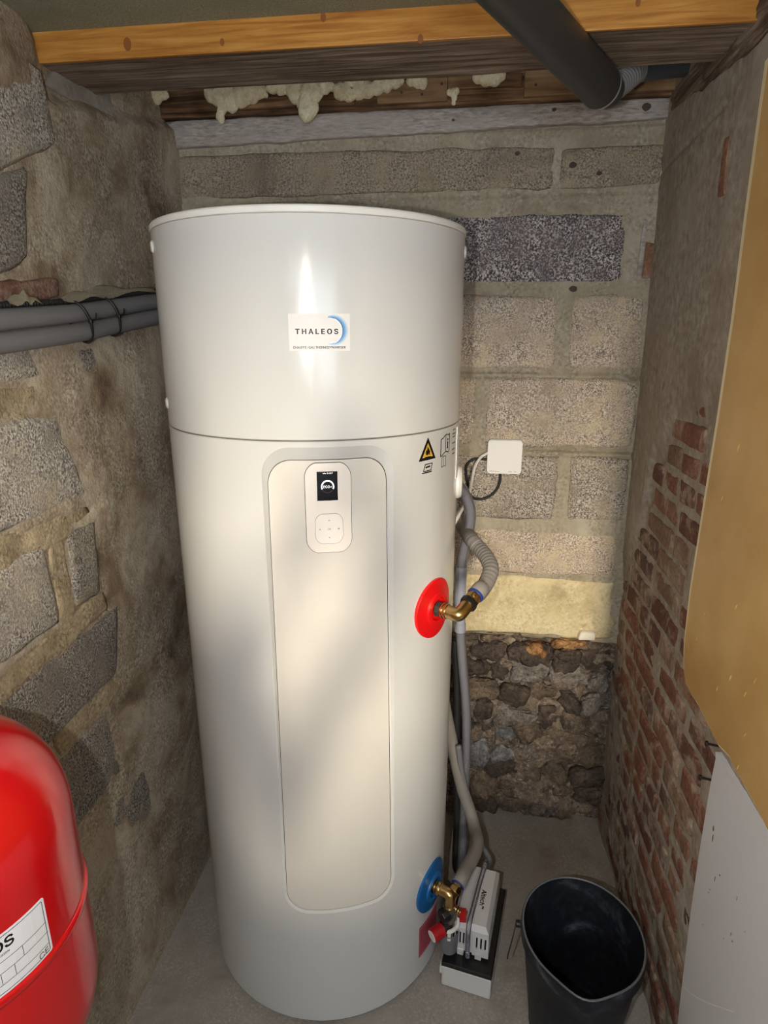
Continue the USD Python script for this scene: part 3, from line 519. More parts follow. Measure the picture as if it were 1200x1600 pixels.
def loft(ra, fa, rb, fbb):
    n = max(len(ra), len(rb))
    def res(r):
        d = np.r_[0, np.cumsum(np.linalg.norm(np.diff(np.vstack([r, r[:1]]), axis=0), axis=1))]; rr = np.vstack([r, r[:1]])
        return rr, d/d[-1]
    # same construction and count of points, so pair them directly
    assert len(ra) == len(rb), (len(ra), len(rb))
    A_, B_ = cy(ra[:, 0], ra[:, 1], fa(ra[:, 1])), cy(rb[:, 0], rb[:, 1], fbb(rb[:, 1])); n = len(ra); s = np.arange(n); t = (s+1) % n
    f = np.vstack([np.c_[s, t, n+t], np.c_[s, n+t, n+s]]); return trimesh.Trimesh(np.vstack([A_, B_]), f, process=False)
def common_dense(*rs):   # densify rings with the same count per side
    out = [[] for _ in rs]
    for k in range(len(rs[0])):
        n = max(max(1, int(np.ceil(abs(r[k][0]-r[(k+1) % len(r)][0])/.025))) for r in rs)
        for o, r in zip(out, rs):
            a, b = r[k], r[(k+1) % len(r)]; o += [a+(b-a)*t/n for t in range(n)]
    return [np.array(o) for o in out]
R0 = ring_rr(PA['a0'], PA['z0'], PA['a1'], PA['z1'], .052); R1 = ring_rr(PA['a0']+deg(.9), PA['z0']+.006, PA['a1']-deg(1.15), PA['z1']-.024, .046); R2 = ring_rr(PA['a0']+deg(1.12), PA['z0']+.0075, PA['a1']-deg(1.5), PA['z1']-.0255, .045)
R0, R1, R2 = [taper(r) for r in common_dense(R0, R1, R2)]
body = sbox(-math.pi, .012, math.pi, TS-.0026).difference(Polygon(R0))
lower = cylpatch(body, lambda z: TR+0*z)
lip = lathe([(TR, TS-.0026), (TR-.0015, TS-.0012), (TR-.012, TS-.001)], (*TC, 0), seg=160)
M('lower_casing', cat(lower, loft(R0, lambda z: TR+0*z, R1, lambda z: TR-pd(z)), lathe([(TR-.01, .010), (TR-.001, .0105), (TR, .012)], (*TC, 0), seg=160)), enamel, wh, smooth=28)
M('casing_lip', lip, enamel, wh, smooth=28)
M('panel_gap', cat(loft(R1, lambda z: TR-pd(z), R1, lambda z: TR-pd(z)-.006), cylpatch(Polygon(R1), lambda z: TR-pd(z)-.005)), soft_gap, wh, smooth=28)
fp = M('front_panel', cat(cylpatch(Polygon(R2), lambda z: TR-pd(z)+.0006), loft(R2, lambda z: TR-pd(z)+.0006, R2, lambda z: TR-pd(z)-.004)), panel_m, wh, smooth=28, label='long recessed front panel with rounded corners')
# control unit on the panel
def on_tank(a_deg, zc, rf, roll=0.0):
    c, s = math.cos(roll), math.sin(roll)
    def place(p):
        x, y = p[:, 0]*c-p[:, 1]*s, p[:, 0]*s+p[:, 1]*c; z = zc+y
        return cy(deg(a_deg)+x/TR, z, rf(z)+p[:, 2])
    return place
def tankpoly(poly, place, depth, step=.012):
    ms = []
    for g in strips(poly, step):
        ms.append(trimesh.creation.extrude_polygon(g, depth, engine='earcut'))
    m = trimesh.util.concatenate(ms); m.vertices = place(m.vertices); return m
CZ, CA = 1.2575, 16.7; prf = lambda z: TR-pd(z)+.0006
def bowed(w, h, r, bow, n=12):
    g = rrect(-w, -h, w, h, r); p = np.array(g.exterior.coords); p[:, 1] += np.sign(p[:, 1])*bow*(1-(p[:, 0]/w)**2); return Polygon(p)
ctl = thing('control_unit', None, None, (0, 0, 0), parent=wh)
oc = bowed(.0425, .078, .02, .007)
M('gasket', tankpoly(oc.buffer(.0014), on_tank(CA, CZ, prf), .0008), soft_gap, ctl)
M('faceplate', tankpoly(oc, on_tank(CA, CZ, prf), .0022), control_m, ctl, label='pale control faceplate')
pl = on_tank(CA, CZ, lambda z: prf(z)+.0022)
SX, SZ = -.001, .0415
M('screen', tankpoly(sbox(SX-.0195, SZ-.0265, SX+.0185, SZ+.0265), pl, .0004), screen_m, ctl, label='small dark lit display showing ECO+')
pl2 = on_tank(CA, CZ, lambda z: prf(z)+.0026)
def arc(cx, cz, r0, r1, a0, a1, n=28):
    t = np.radians(np.linspace(a0, a1, n)); return Polygon(list(zip(cx+r1*np.cos(t), cz+r1*np.sin(t)))+list(zip(cx+r0*np.cos(t[::-1]), cz+r0*np.sin(t[::-1]))))
M('dial_arc', tankpoly(arc(SX, SZ-.001, .0094, .0124, -24, 204), pl2, .0003), glow_w, ctl); M('dial_arc', tankpoly(arc(SX, SZ-.001, .0102, .0114, 212, 328), pl2, .0003), glow_p, ctl)
def text(s, h, cx, cz, place, bold=True, depth=.0003, rot=0):
    m = meshkit.text_mesh(s, h, depth, bold); b = m.bounds; m.apply_translation([-(b[0][0]+b[1][0])/2, -(b[0][1]+b[1][1])/2, 0])
    if rot: m.apply_transform(trimesh.transformations.rotation_matrix(rot, [0, 0, 1]))
    m.apply_translation([cx, cz, 0]); m.vertices = place(m.vertices); return m
M('screen_text', text('ECO+', .0044, SX, SZ-.001, pl2), glow_w, ctl); M('screen_text', text('Mar 14h07', .0026, SX+.001, SZ+.0235, pl2), glow_w, ctl)
KZ = -.038; kp = bowed(.0255, .0255, .013, .003)
M('keypad_groove', tankpoly(shapely.affinity.translate(kp.buffer(.0010), 0, KZ), pl, .0003), greymark, ctl)
M('keypad', tankpoly(shapely.affinity.translate(kp, 0, KZ), pl, .0012), key_m, ctl)
pk = on_tank(CA, CZ, lambda z: prf(z)+.0034)
M('ok_key', tankpoly(rrect(-.0075, KZ-.0065, .0075, KZ+.0065, .002), pk, .0008), key_m, ctl)
for dx, dz in ((0, .0165), (0, -.0165), (-.0175, 0), (.0175, 0)): M('arrow_key', tankpoly(rrect(dx-.006, KZ+dz-.005, dx+.006, KZ+dz+.005, .002), pk, .0005), key_m, ctl)
pk2 = on_tank(CA, CZ, lambda z: prf(z)+.0042); pk3 = on_tank(CA, CZ, lambda z: prf(z)+.0039)
M('key_mark', text('OK', .0034, 0, KZ, pk2), greymark, ctl)
for pts in ([(-.002, .0155), (.002, .0155), (0, .018)], [(-.002, -.0155), (.002, -.0155), (0, -.018)], [(-.0195, -.0012), (-.0155, -.0012), (-.0175, .0016)], [(.0158, -.0015), (.0192, -.0015), (.0192, .0015), (.0158, .0015)]):
    M('key_mark', tankpoly(shapely.affinity.translate(Polygon(pts), 0, KZ), pk3, .0002), greymark, ctl)
# brand sticker on the upper casing
LA, LZ = 15.2, 1.562; pb = on_tank(LA, LZ, lambda z: TR+0*z); lab = thing('brand_label', None, None, parent=wh)
M('sticker', tankpoly(sbox(-.0505, -.0295, .0505, .0295), pb, .0004), sticker_m, lab, label='white rectangular sticker with black lettering')
pb2 = on_tank(LA, LZ, lambda z: TR+.0004+0*z)
def fitted(txt, w, h, cx, cz, place, n=2):
    ms = []
    for k in range(n):
        m = meshkit.text_mesh(txt, .01, .0003, True); b = m.bounds; m.apply_translation([-(b[0][0]+b[1][0])/2, -(b[0][1]+b[1][1])/2, 0]); e = b[1]-b[0]
        m.apply_scale([w/e[0], h/e[1], 1]); m.apply_translation([cx+(k-(n-1)/2)*.0005, cz, 0]); ms.append(m)
    m = trimesh.util.concatenate(ms); m.vertices = place(m.vertices); return m
M('lettering', fitted('T H A L E O S', .070, .0086, -.0045, .0015, pb2), ink, lab); M('lettering', fitted('CHAUFFE-EAU THERMODYNAMIQUE', .087, .0040, -.0005, -.0240, pb2, 1), ink, lab)
ccx, ccz, ro = .0240, .0035, .0208
inner = shapely.Point(ccx-.0075, ccz-.001).buffer(ro-.0002, 32)
prev = None
for k, (rr_, c) in enumerate(((ro+.0035, 3), (ro+.0022, 2), (ro+.0010, 1), (ro-.0004, 0))):
    cres = shapely.Point(ccx-.001-.0012*k, ccz).buffer(rr_, 32).difference(inner).intersection(sbox(ccx-.010, -.03, .0495, .029))
    pbk = on_tank(LA, LZ, lambda z, k=k: TR+.0004+.00012*k+0*z); M('crescent', tankpoly(cres, pbk, .0001), blues[c], lab)
M('crescent', tankpoly(inner.buffer(.0006).difference(inner.buffer(-.0006)).intersection(sbox(ccx, -.02, .05, .0285)), on_tank(LA, LZ, lambda z: TR+.0009+0*z), .0001), logo_white, lab)
# warning pictograms
wn = thing('warning_marks', None, None, parent=wh)
def pic(a, z): return on_tank(a, z, lambda zz: TR+0*zz)
p1 = pic(55.4, 1.347); tri = Polygon([(-.024, -.0175), (.024, -.0175), (0, .023)])
M('triangle', tankpoly(tri.buffer(.001), p1, .0003), ink, wn); p1b = pic(55.4, 1.347); p1b = on_tank(55.4, 1.347, lambda zz: TR+.0003+0*zz)
M('triangle_field', tankpoly(tri.buffer(-.0045), p1b, .0002), warn_y, wn); p1c = on_tank(55.4, 1.347, lambda zz: TR+.0005+0*zz)
flame = Polygon([(-.005, -.0085), (-.0068, -.003), (-.0045, .0015), (-.002, .0005), (-.0015, .0075), (.0025, .003), (.0062, -.002), (.005, -.0085), (.002, -.0092), (.001, -.005), (-.001, -.0092)])
M('flame', tankpoly(flame, p1c, .0002), ink, wn); M('flame', tankpoly(sbox(-.009, -.0135, .009, -.0118), p1c, .0002), ink, wn)
bk = shapely.LineString([(-.019, .017), (-.012, .018), (-.002, .025), (.004, .027), (.012, .0235), (.018, .026), (.018, -.022), (.012, -.025), (.004, -.021), (-.004, -.022), (-.012, -.028), (-.019, -.030), (-.019, .017)]).buffer(.0012)
bk = bk.union(shapely.LineString([(.001, .025), (.001, -.022)]).buffer(.0008)).union(sbox(.0075, -.012, .0115, .006)).union(sbox(.0075, .009, .0115, .014)).union(sbox(.006, -.0135, .013, -.011)); bk = shapely.affinity.scale(bk, 1.05, .72)
M('booklet', tankpoly(bk, pic(67.5, 1.350), .0003), ink, wn)
sm = shapely.LineString([(-.009, .009), (0, .0105), (.009, .009), (.009, -.011), (0, -.0095), (-.009, -.011), (-.009, .009)]).buffer(.0008).union(shapely.LineString([(0, .0105), (0, -.0095)]).buffer(.0005)); M('booklet', tankpoly(sm, pic(66.4, 1.3165), .0003), ink_soft, wn)
pap = shapely.LineString([(-.013, -.006), (.010, -.006), (.014, .007), (-.008, .007), (-.013, -.006)]).buffer(.0009).union(shapely.LineString([(-.006, .001), (.006, .002)]).buffer(.0016)).union(shapely.LineString([(-.016, -.009), (.012, -.009)]).buffer(.0012)); M('leaflet', tankpoly(pap, pic(55.6, 1.3135), .0003), ink, wn)
for zz, w in ((1.372, .008), (1.364, .012), (1.358, .010), (1.345, .012), (1.332, .011), (1.323, .008)): M('fine_print', tankpoly(sbox(-w, -.0012, w, .0012), pic(76.5, zz), .0003), ink_soft, wn)
# nameplate, red/blue collars, plugs
nt = thing('notice_label', None, None, parent=wh)
M('notice', tankpoly(shapely.affinity.skew(sbox(-.042, -.048, .048, .048), 0, 0), on_tank(64, .118, lambda z: TR+0*z), .0004), pinkl, nt, label='pink printed notice')
for k in range(9): M('print_line', tankpoly(sbox(-.036, -.001, .03+.01*(k % 3)-.01, .001), on_tank(64, .083+k*.0085, lambda z: TR+.0004+0*z), .0002), plain('notice_print', (120, 40, 50), .6) if k == 0 else LK+'notice_print', nt)
for a, z in ((-56.5, 1.713), (-57.5, 1.427), (88, 1.713)):
    n_ = np.array([math.sin(deg(a)), -math.cos(deg(a)), 0]); c = cy(np.array([deg(a)]), np.array([z]), TR)[0]; M('plug', lathe([(.011, 0), (.011, .001), (.008, .0035), (0, .004)], c, n_, 24), enamel_lid, wh, smooth=True)
def collar(name, a, z, mat, R=.064):
    n_ = np.array([math.sin(deg(a)), -math.cos(deg(a)), 0]); c = cy(np.array([deg(a)]), np.array([z]), TR)[0]
    ms = [(R, -.012), (R, .0045), (R-.002, .006), (.036, .0085), (.034, .013), (.025, .013), (.024, .004), (0, .004)]
    # wrap the flange round the casing
    m = lathe(ms, (0, 0, 0), (0, 0, 1), 48); v = m.vertices.copy(); keep = v[:, 2].copy()
    m.vertices = cy(deg(a)+v[:, 0]/TR, z+v[:, 1], TR+keep); m.invert() if False else None
    M(name, m, mat, wh, smooth=30); return c, n_
hc, hn = collar('hot_water_collar', 61.5, 1.010, red_pl)
cc, cn = collar('cold_water_collar', 65.5, .258, blue_pl)
g = 91.5; M('cable_gland', lathe([(.036, -.004), (.036, .004), (.032, .010), (.016, .012), (0, .012)], cy(np.array([deg(g)]), np.array([1.243]), TR)[0], (math.sin(deg(g)), -math.cos(deg(g)), 0), 36), white_pl, wh, smooth=30)
M('rating_plate', tankpoly(sbox(-.03, -.055, .03, .055), on_tank(87, 1.318, lambda z: TR+0*z), .0012), lab_w, wh)

# ------------------------------------------------------------------ hot outlet: elbow and lagged hose
ho = thing('hot_water_hose', 'grey sleeved hose looping from the brass elbow at the red collar', 'hose', tuple(hc))
k0 = hc+hn*.008; k1 = hc+hn*.020; k2 = hc+hn*.060
M('insulating_nut', cyl(k0, k1, .0165, 8, .002), gap_m, ho, smooth=30)
kd = ony(716, 949, 1.185)-k2; kd = np.array([.030, .045, .022]); kd /= np.linalg.norm(kd)
t1 = k2+kd*.034
M('brass_elbow', cat(cyl(k1, k1+hn*.006, .0165, 24, .0015), cyl(k1+hn*.009, k1+hn*.014, .0160, 24, .0015), tube([k1, k1+hn*.02, k2-hn*.004, k2+kd*.006, k2+kd*.02, t1], .0142, 24, 8)), brass, ho, smooth=35)
M('black_nut', cyl(t1-kd*.004, t1+kd*.010, .0185, 8, .002), black_pl, ho, smooth=30)
t2 = t1+kd*.028; M('brass_union', cat(cyl(t1+kd*.01, t2, .0158, 24, .002), cyl(t1+kd*.014, t1+kd*.022, .0175, 6, .001)), brass, ho, smooth=30)
M('blue_ring', cyl(t2-kd*.001, t2+kd*.004, .0182, 28, .001), blue_ring, ho, smooth=30)
hp = [t2+kd*.002, t2+kd*.022, ony(748, 927, t2[1]+.05), ony(760, 910, t2[1]+.085), ony(767, 890, t2[1]+.12), ony(761, 872, t2[1]+.16), ony(749, 857, t2[1]+.20), ony(736, 842, t2[1]+.24), ony(722, 820, 1.60), ony(706, 790, 1.62), ony(690, 740, 1.62)]
hs = spline(hp, 24); L = np.r_[0, np.cumsum(np.linalg.norm(np.diff(hs, axis=0), axis=1))]
M('sleeve', tube(hs, .0178+.0006*np.sin(L*2*np.pi/.011)*np.interp(L, [0, .09, .13, .3, .5], [0, 0, 1, 1, .3]), 24, smooth_path=False), hose_grey, ho, smooth=True)

# ------------------------------------------------------------------ cold inlet: safety group
sg = thing('safety_valve', 'brass safety valve group with red cap and black knob under the blue collar', 'valve', tuple(cc))
c1 = cc+cn*.052; dn = np.array([.0, -.02, -1.0]); dn /= np.linalg.norm(dn)
M('brass_elbow', cat(cyl(cc+cn*.004, cc+cn*.014, .0155, 24, .001), cyl(cc+cn*.017, cc+cn*.026, .0165, 24, .002), tube([cc+cn*.004, cc+cn*.03, c1-cn*.006, c1+dn*.006, c1+dn*.022, c1+dn*.034], .0135, 24, 8)), brass, sg, smooth=35)
b0 = c1+dn*.032; M('valve_body', cat(cyl(b0, b0+dn*.012, .017, 8, .001), cyl(b0+dn*.012, b0+dn*.07, .0135, 20, .002)), chrome, sg, smooth=30)
kn = np.array([-.75, -.62, -.12]); kn /= np.linalg.norm(kn)
e0 = b0+dn*.020; M('black_knob', cat(cyl(e0+kn*.004, e0+kn*.026, .017, 10, .004)), black_pl, sg, smooth=30)
e1 = b0+dn*.058; M('valve_neck', cyl(e1, e1+kn*.022, .017, 20, .002), black_pl, sg, smooth=30)
M('red_cap', cyl(e1+kn*.02, e1+kn*.052, .0165, 24, .0015), red_cap, sg, smooth=30); M('cap_disc', cyl(e1+kn*.0515, e1+kn*.0535, .0142, 24, .0006), white_pl, sg, smooth=30)
fx = c1+np.array([.001, .0, 0]); ft = b0[2]-.075
M('drain_funnel', lathe([(.0215, ft-.060), (.0235, ft-.010), (.0245, ft), (.0225, ft), (.020, ft-.05)], (fx[0], fx[1], 0), seg=32), grey_pvc, sg, smooth=30)
M('air_gap', cat(bx((fx[0]-.004, fx[1]-.024, ft-.012), (fx[0]+.004, fx[1]-.018, ft+.022), .001), tube([(fx[0]-.018, fx[1]-.014, ft+.014), (fx[0], fx[1]-.024, ft+.018), (fx[0]+.018, fx[1]-.012, ft+.024), (fx[0]+.022, fx[1]+.004, ft+.034)], .005, 10)), white_pl, sg, smooth=30)
q0 = c1+dn*.014; br = ony(728, 1360, q0[1]+.07)-q0; br /= np.linalg.norm(br)
M('brass_branch', cat(cyl(q0, q0+br*.022, .012, 20, .001), cyl(q0+br*.016, q0+br*.030, .0155, 6, .002), cyl(q0+br*.031, q0+br*.037, .0142, 20, .001)), brass, sg, smooth=30)
sd = np.array([.8, -.15, -.5]); sd /= np.linalg.norm(sd); q1 = c1+dn*.030
M('brass_spindle', cat(*[cyl(q1+sd*(.008+.006*k), q1+sd*(.013+.006*k), .009-.001*(k % 2), 16, .001) for k in range(4)]), brass, sg, smooth=30)
M('red_lever', cat(cyl(q1+sd*.030, q1+sd*.044, .012, 6, .002), bx(q1+sd*.036-[.006, .014, .012], q1+sd*.036+[.010, .010, .010], .003)), red_cap, sg, smooth=30)
ch = thing('cold_water_hose', 'grey sleeved hose rising from the valve under the blue collar', 'hose', tuple(q0+br*.037))
q2 = q0+br*.037; M('blue_ring', cyl(q2, q2+br*.005, .0172, 28, .001), blue_ring, ch, smooth=30)
hs = spline([q2+br*.003, q2+br*.025, ony(731, 1353, q0[1]+.10), ony(741, 1335, q0[1]+.15), ony(746, 1316, q0[1]+.20), ony(742, 1296, 1.44), ony(735, 1270, 1.48), ony(722, 1230, 1.50), ony(706, 1160, 1.52), ony(690, 1080, 1.54)], 14)
M('sleeve', tube(hs, .0175, 24, smooth_path=False), hose_grey, ch, smooth=True)

# loose hoses between heater and wall
hz = thing('clear_hose', 'clear plastic condensate hose running down beside the heater', 'hose', tuple(ony(722, 1000, 1.52)))
hpts = [ony(704, 752, 1.44), ony(716, 758, 1.46), ony(728, 775, 1.48), ony(735, 800, 1.49), ony(733, 828, 1.50), ony(726, 856, 1.51), ony(721, 885, 1.52), ony(719, 930, 1.525), ony(719, 980, 1.53), ony(723, 1040, 1.535), ony(728, 1100, 1.54), ony(729, 1160, 1.54), ony(727, 1215, 1.54), ony(724, 1280, 1.52), ony(722, 1340, 1.48)]; hpts.append(np.array([hpts[-1][0]-.004, 1.47, .016]))
M('tube', tube(hpts, .0135, 20, 12), clear_hose, hz, smooth=True)
M('liner', tube(hpts, .0085, 14, 12), plain('hose_water_grey', (92, 90, 100), .3), hz, smooth=True)
M('joiner', cat(tube(hpts[6:9], [.0150, .0150, .0135], 20, 8), cyl(hpts[8]-[0, 0, .012], hpts[8]+[0, 0, .012], .0152, 20, .001)), plain('milky_joiner', (150, 152, 164), .35), hz, smooth=40)
dhz = thing('drain_hose', 'thin grey drain hose kinking behind the condensate pump', 'hose', tuple(ony(738, 1275, 1.5)))
hpts2 = [ony(716, 1165, 1.50), ony(722, 1210, 1.50), ony(735, 1262, 1.49), ony(741, 1290, 1.49), ony(750, 1318, 1.47), ony(764, 1340, 1.44), ony(764, 1352, 1.42), ony(757, 1370, 1.36), ony(752, 1380, 1.33)]
M('tube', tube(hpts2, .0085, 16, 12), conduit_g, dhz, smooth=True)
M('zip_tie', cyl(ony(734, 1268, 1.492), ony(746, 1268, 1.492), .0105, 12), black_pl, dhz)
cdz = thing('black_hose', 'black hose standing against the right side of the heater', 'hose', tuple(ony(714, 1250, 1.5)))
M('tube', tube([ony(712, 1000, 1.56), ony(714, 1090, 1.56), ony(713, 1180, 1.55), ony(714, 1280, 1.52), ony(712, 1345, 1.49), np.array([.022, 1.49, .013])], .011, 14), blackrub, cdz, smooth=True)

# ------------------------------------------------------------------ condensate pump
PC = np.array([.072, 1.268, 0]); PW = np.array([.062, .128]); PRZ = math.radians(-10.5)
pu = thing('condensate_pump', 'white condensate pump with black lid and slotted housing on the floor beside the heater', 'pump', tuple(PC))
def pb_(lo, hi, b=0.0): m = bx(lo, hi, b); m.apply_transform(trimesh.transformations.rotation_matrix(PRZ, [0, 0, 1])); m.apply_translation(PC); return m
M('reservoir', cat(pb_((-.061, -.127, .003), (.061, .127, .066), .004)), tank_w, pu, smooth=20)
M('reservoir_foot', pb_((-.066, -.127, .04), (-.060, -.110, .062), .001), tank_w, pu)
M('lid', pb_((-.062, -.129, .066), (.062, .129, .078), .004), black_pl, pu, smooth=20)
M('lid', pb_((.048, -.1, .078), (.060, .128, .125), .004), black_pl, pu, smooth=20) if False else None
hsg = tm(m3.Manifold.hull_points(np.array([(x, y, z) for x, y, z in [(-.047+i*.094, -.094+j*.200, .088) for i in (0, 1) for j in (0, 1)]+[(-.045+i*.090, -.090+j*.190, .158) for i in (0, 1) for j in (0, 1)]+[(-.036+i*.072, -.080+j*.170, .170) for i in (0, 1) for j in (0, 1)]])))
hull = m3.Manifold.hull_points(np.array(hsg.vertices, float))
cut = m3.Manifold.cube((.020, .012, .07), True).translate((-.003, -.095, .105))
hull = hull-cut
for k in range(4): hull = hull-m3.Manifold.cube((.0042, .012, .036), True).translate((-.041+k*.0085, -.094, .128))
for k in range(3): hull = hull-m3.Manifold.cube((.0042, .012, .034), True).translate((.017+k*.0105, -.094, .126))
for k in range(10): hull = hull-m3.Manifold.cube((.010, .0035, .035), True).translate((.047, -.07+k*.013, .128))
hm_ = tm(hull); hm_.apply_transform(trimesh.transformations.rotation_matrix(PRZ, [0, 0, 1])); hm_.apply_translation(PC)
M('housing', hm_, pump_w, pu, smooth=25, label='white slotted motor housing')
M('motor_core', pb_((-.043, -.0885, .079), (.043, .098, .155)), black_pl, pu)
for x0, x1 in ((-.030, -.014), (.014, .030)): M('clip', pb_((x0, -.097, .079), (x1, -.088, .098), .002), pump_w, pu)
def plp(p):
    c, s = math.cos(PRZ), math.sin(PRZ); x, y = p[:, 0], p[:, 1]; return np.stack([PC[0]+c*x-s*y, PC[1]+s*x+c*y, .1702+p[:, 2]], -1)
M('lettering', text('Aitech\u2122', .0115, .016, -.005, plp, rot=-math.pi/2), ink, pu)
M('lettering', text('MINI TANK', .006, -.014, -.02, plp, bold=False, rot=-math.pi/2) if False else text('1 : 23', .006, -.014, -.02, plp, bold=False, rot=-math.pi/2), ink_soft, pu) if False else None
ft_ = thing('discharge_tube', 'thin clear tube lying over the white pump housing into its lid', 'hose', tuple(ony(745, 1420, 1.2)))
def pw(x, y, z): return plp(np.array([[x, y, z-.1702]]))[0]
M('tube', tube([hpts2[-1], pw(.006, .09, .185), pw(.001, .03, .180), pw(-.002, -.04, .179), pw(-.004, -.082, .176), pw(-.004, -.097, .158), pw(-.003, -.100, .12), pw(-.003, -.098, .081)], .0062, 14, 10), clear_hose, ft_, smooth=True)

# ------------------------------------------------------------------ bucket
BC = np.array([.297, 1.104]); bu = thing('bucket', 'empty black builder\'s bucket with pouring lip on the floor by the brick wall', 'bucket', (BC[0], BC[1], 0))
def bucket(r0, r1, z0, z1, n=72, inner=False, lip=True, zs=10):
    g = np.arange(n)*2*np.pi/n; v = []
    for t in np.linspace(0, 1, zs):
        r = r0+(r1-r0)*t; e = np.exp(-(((g-math.radians(262)+np.pi) % (2*np.pi)-np.pi)/.30)**2)*.014*sstep(.75, 1, t)*(1 if lip else 0)
        rx, ry = (r)*(1-.035*t), (r)*(1+.045*t); v.append(np.stack([BC[0]+(rx+e)*np.cos(g), BC[1]+(ry+e)*np.sin(g), np.full(n, z0+(z1-z0)*t)], -1))
    return np.array(v)
def skin(rows, flip=False):
    z, n, _ = rows.shape; v = rows.reshape(-1, 3); f = []
    for i in range(z-1):
        a = np.arange(n); b = (a+1) % n; f.append(np.c_[i*n+a, i*n+b, (i+1)*n+b]); f.append(np.c_[i*n+a, (i+1)*n+b, (i+1)*n+a])
    f = np.vstack(f); f = f[:, ::-1] if flip else f; return trimesh.Trimesh(v, f, process=False)
o, i_ = bucket(.098, .133, .002, .285), bucket(.095, .130, .006, .285)
def disc(c, r, z, n=48, up=True): m = lathe([(r, 0), (0, 0)], (c[0], c[1], z), seg=n); return m
M('shell', cat(skin(o), skin(i_, True), disc(BC, .097, .007), disc(BC, .099, .002)), bucket_m, bu, smooth=40)
top = np.stack([bucket(.098, .133, .002, .285)[-1], bucket(.098, .1365, .002, .285)[-1]+[0, 0, .002], bucket(.098, .1375, .002, .285)[-1]+[0, 0, -.004], bucket(.098, .1365, .002, .285)[-1]+[0, 0, -.030], bucket(.098, .131, .002, .285)[-1]+[0, 0, -.031]])
M('rim_band', skin(top, True), bucket_m, bu, smooth=30)
rimpts = (bucket(.098, .1335, .002, .285)[-1]+[0, 0, .002]); M('rim', tube(np.vstack([rimpts, rimpts[:1]]), .0026, 8, smooth_path=False, cap=False), bucket_rim, bu, smooth=True, label='worn pale rim edge')
for s in (-1, 1): M('handle_lug', cyl((BC[0]+s*.132, BC[1]+.02, .262), (BC[0]+s*.142, BC[1]+.02, .262), .008, 14, .001), black_pl, bu, smooth=30)
M('handle_wire', tube([(BC[0]-.142, BC[1]+.02, .262), (BC[0]-.150, BC[1]+.0, .24), (BC[0]-.158, BC[1]-.012, .21), (BC[0]-.160, BC[1]-.014, .195)], .0014, 8, 8), metal_scr, bu, smooth=True)

# ------------------------------------------------------------------ red expansion vessel
VC = np.array([-.597, .503]); VR = .149; VS = .877; vz = thing('expansion_vessel', 'glossy red expansion vessel fixed to the left wall with white label', 'expansion vessel', (VC[0], VC[1], .58))
prof_top = [(VR, VS+.004), (VR, .93), (VR, .985)]+[(VR*max(0.0, 1-t**2.35)**.5, .985+.158*t) for t in (.12, .2, .3, .4, .5, .6, .7, .78, .85, .91, .955, .98, .993)]+[(0, 1.143)]
prof_bot = [(0, .606)]+[(r, 2*VS-z) for r, z in prof_top[::-1]][1:]
def dens(p, n=3):
    p = np.array(p, float); q = spline(np.c_[p, np.zeros(len(p))], n)[:, :2]; q[:, 0] = np.clip(q[:, 0], 0, VR); return [tuple(x) for x in q]
M('upper_shell', lathe(dens(prof_top), (*VC, 0), seg=120), red_paint, vz, smooth=40); M('lower_shell', lathe(dens(prof_bot), (*VC, 0), seg=120), red_paint, vz, smooth=40)
M('seam_ring', lathe([(VR-.004, VS-.007), (VR+.0015, VS-.006), (VR+.0032, VS-.002), (VR+.0034, VS+.003), (VR+.0012, VS+.006), (VR-.004, VS+.007)], (*VC, 0), seg=120), red_paint, vz, smooth=60)
M('valve_cap', cyl((VC[0], VC[1], .575), (VC[0], VC[1], .61), .016, 20, .002), black_pl, vz, smooth=30)
M('wall_bracket', cat(bx((-.79, VC[1]-.03, .80), (-.742, VC[1]+.03, .95), .002)), grey_dark, vz)
def von(a0, z0):
    return lambda p: np.stack([VC[0]+(VR+p[:, 2])*np.sin(deg(a0)+p[:, 0]/VR), VC[1]-(VR+p[:, 2])*np.cos(deg(a0)+p[:, 0]/VR), z0+p[:, 1]], -1)
# label: right edge near the seam, running left out of frame
AR, LZ0, LZ1 = 83.4, .884, .960
lw = .155; lc = AR-math.degrees(lw/2/VR); lzc = (LZ0+LZ1)/2; hh = (LZ1-LZ0)/2
vl = thing('rating_label', None, None, parent=vz)
M('sticker', tankpoly(rrect(-lw/2, -hh, lw/2, hh, .003), von(lc, lzc), .0004), lab_w, vl, label='white rating label with black frame')
v2 = lambda p: von(lc, lzc)(p+[0, 0, .0004])
fr = rrect(-lw/2+.003, -hh+.003, lw/2-.003, hh-.003, .002); M('frame_line', tankpoly(fr.difference(fr.buffer(-.0006)), v2, .0002), ink, vl)
for zz in (.0045, -.0095, -.0245): M('table_line', tankpoly(sbox(-lw/2+.003, zz-.0003, lw/2-.003, zz+.0003), v2, .0002), ink_soft, vl)
for x, z0, z1 in ((.045, -.0095, .0045), (.02, -.0245, -.0095), (-.01, -.0095, .0045), (.034, -.0245, -.0095), (.01, -.0095, .0045)): M('table_line', tankpoly(sbox(x-.0003, z0, x+.0003, z1), v2, .0002), ink_soft, vl)
M('lettering', text('THALEOS', .0125, -.0005, .024, v2), ink, vl); M('lettering', text('CE', .0075, .066, -.031, v2, bold=False), ink_soft, vl)
M('lettering', text('VASE EXPANSION', .0024, .018, .0125, v2, bold=False), ink_soft, vl)

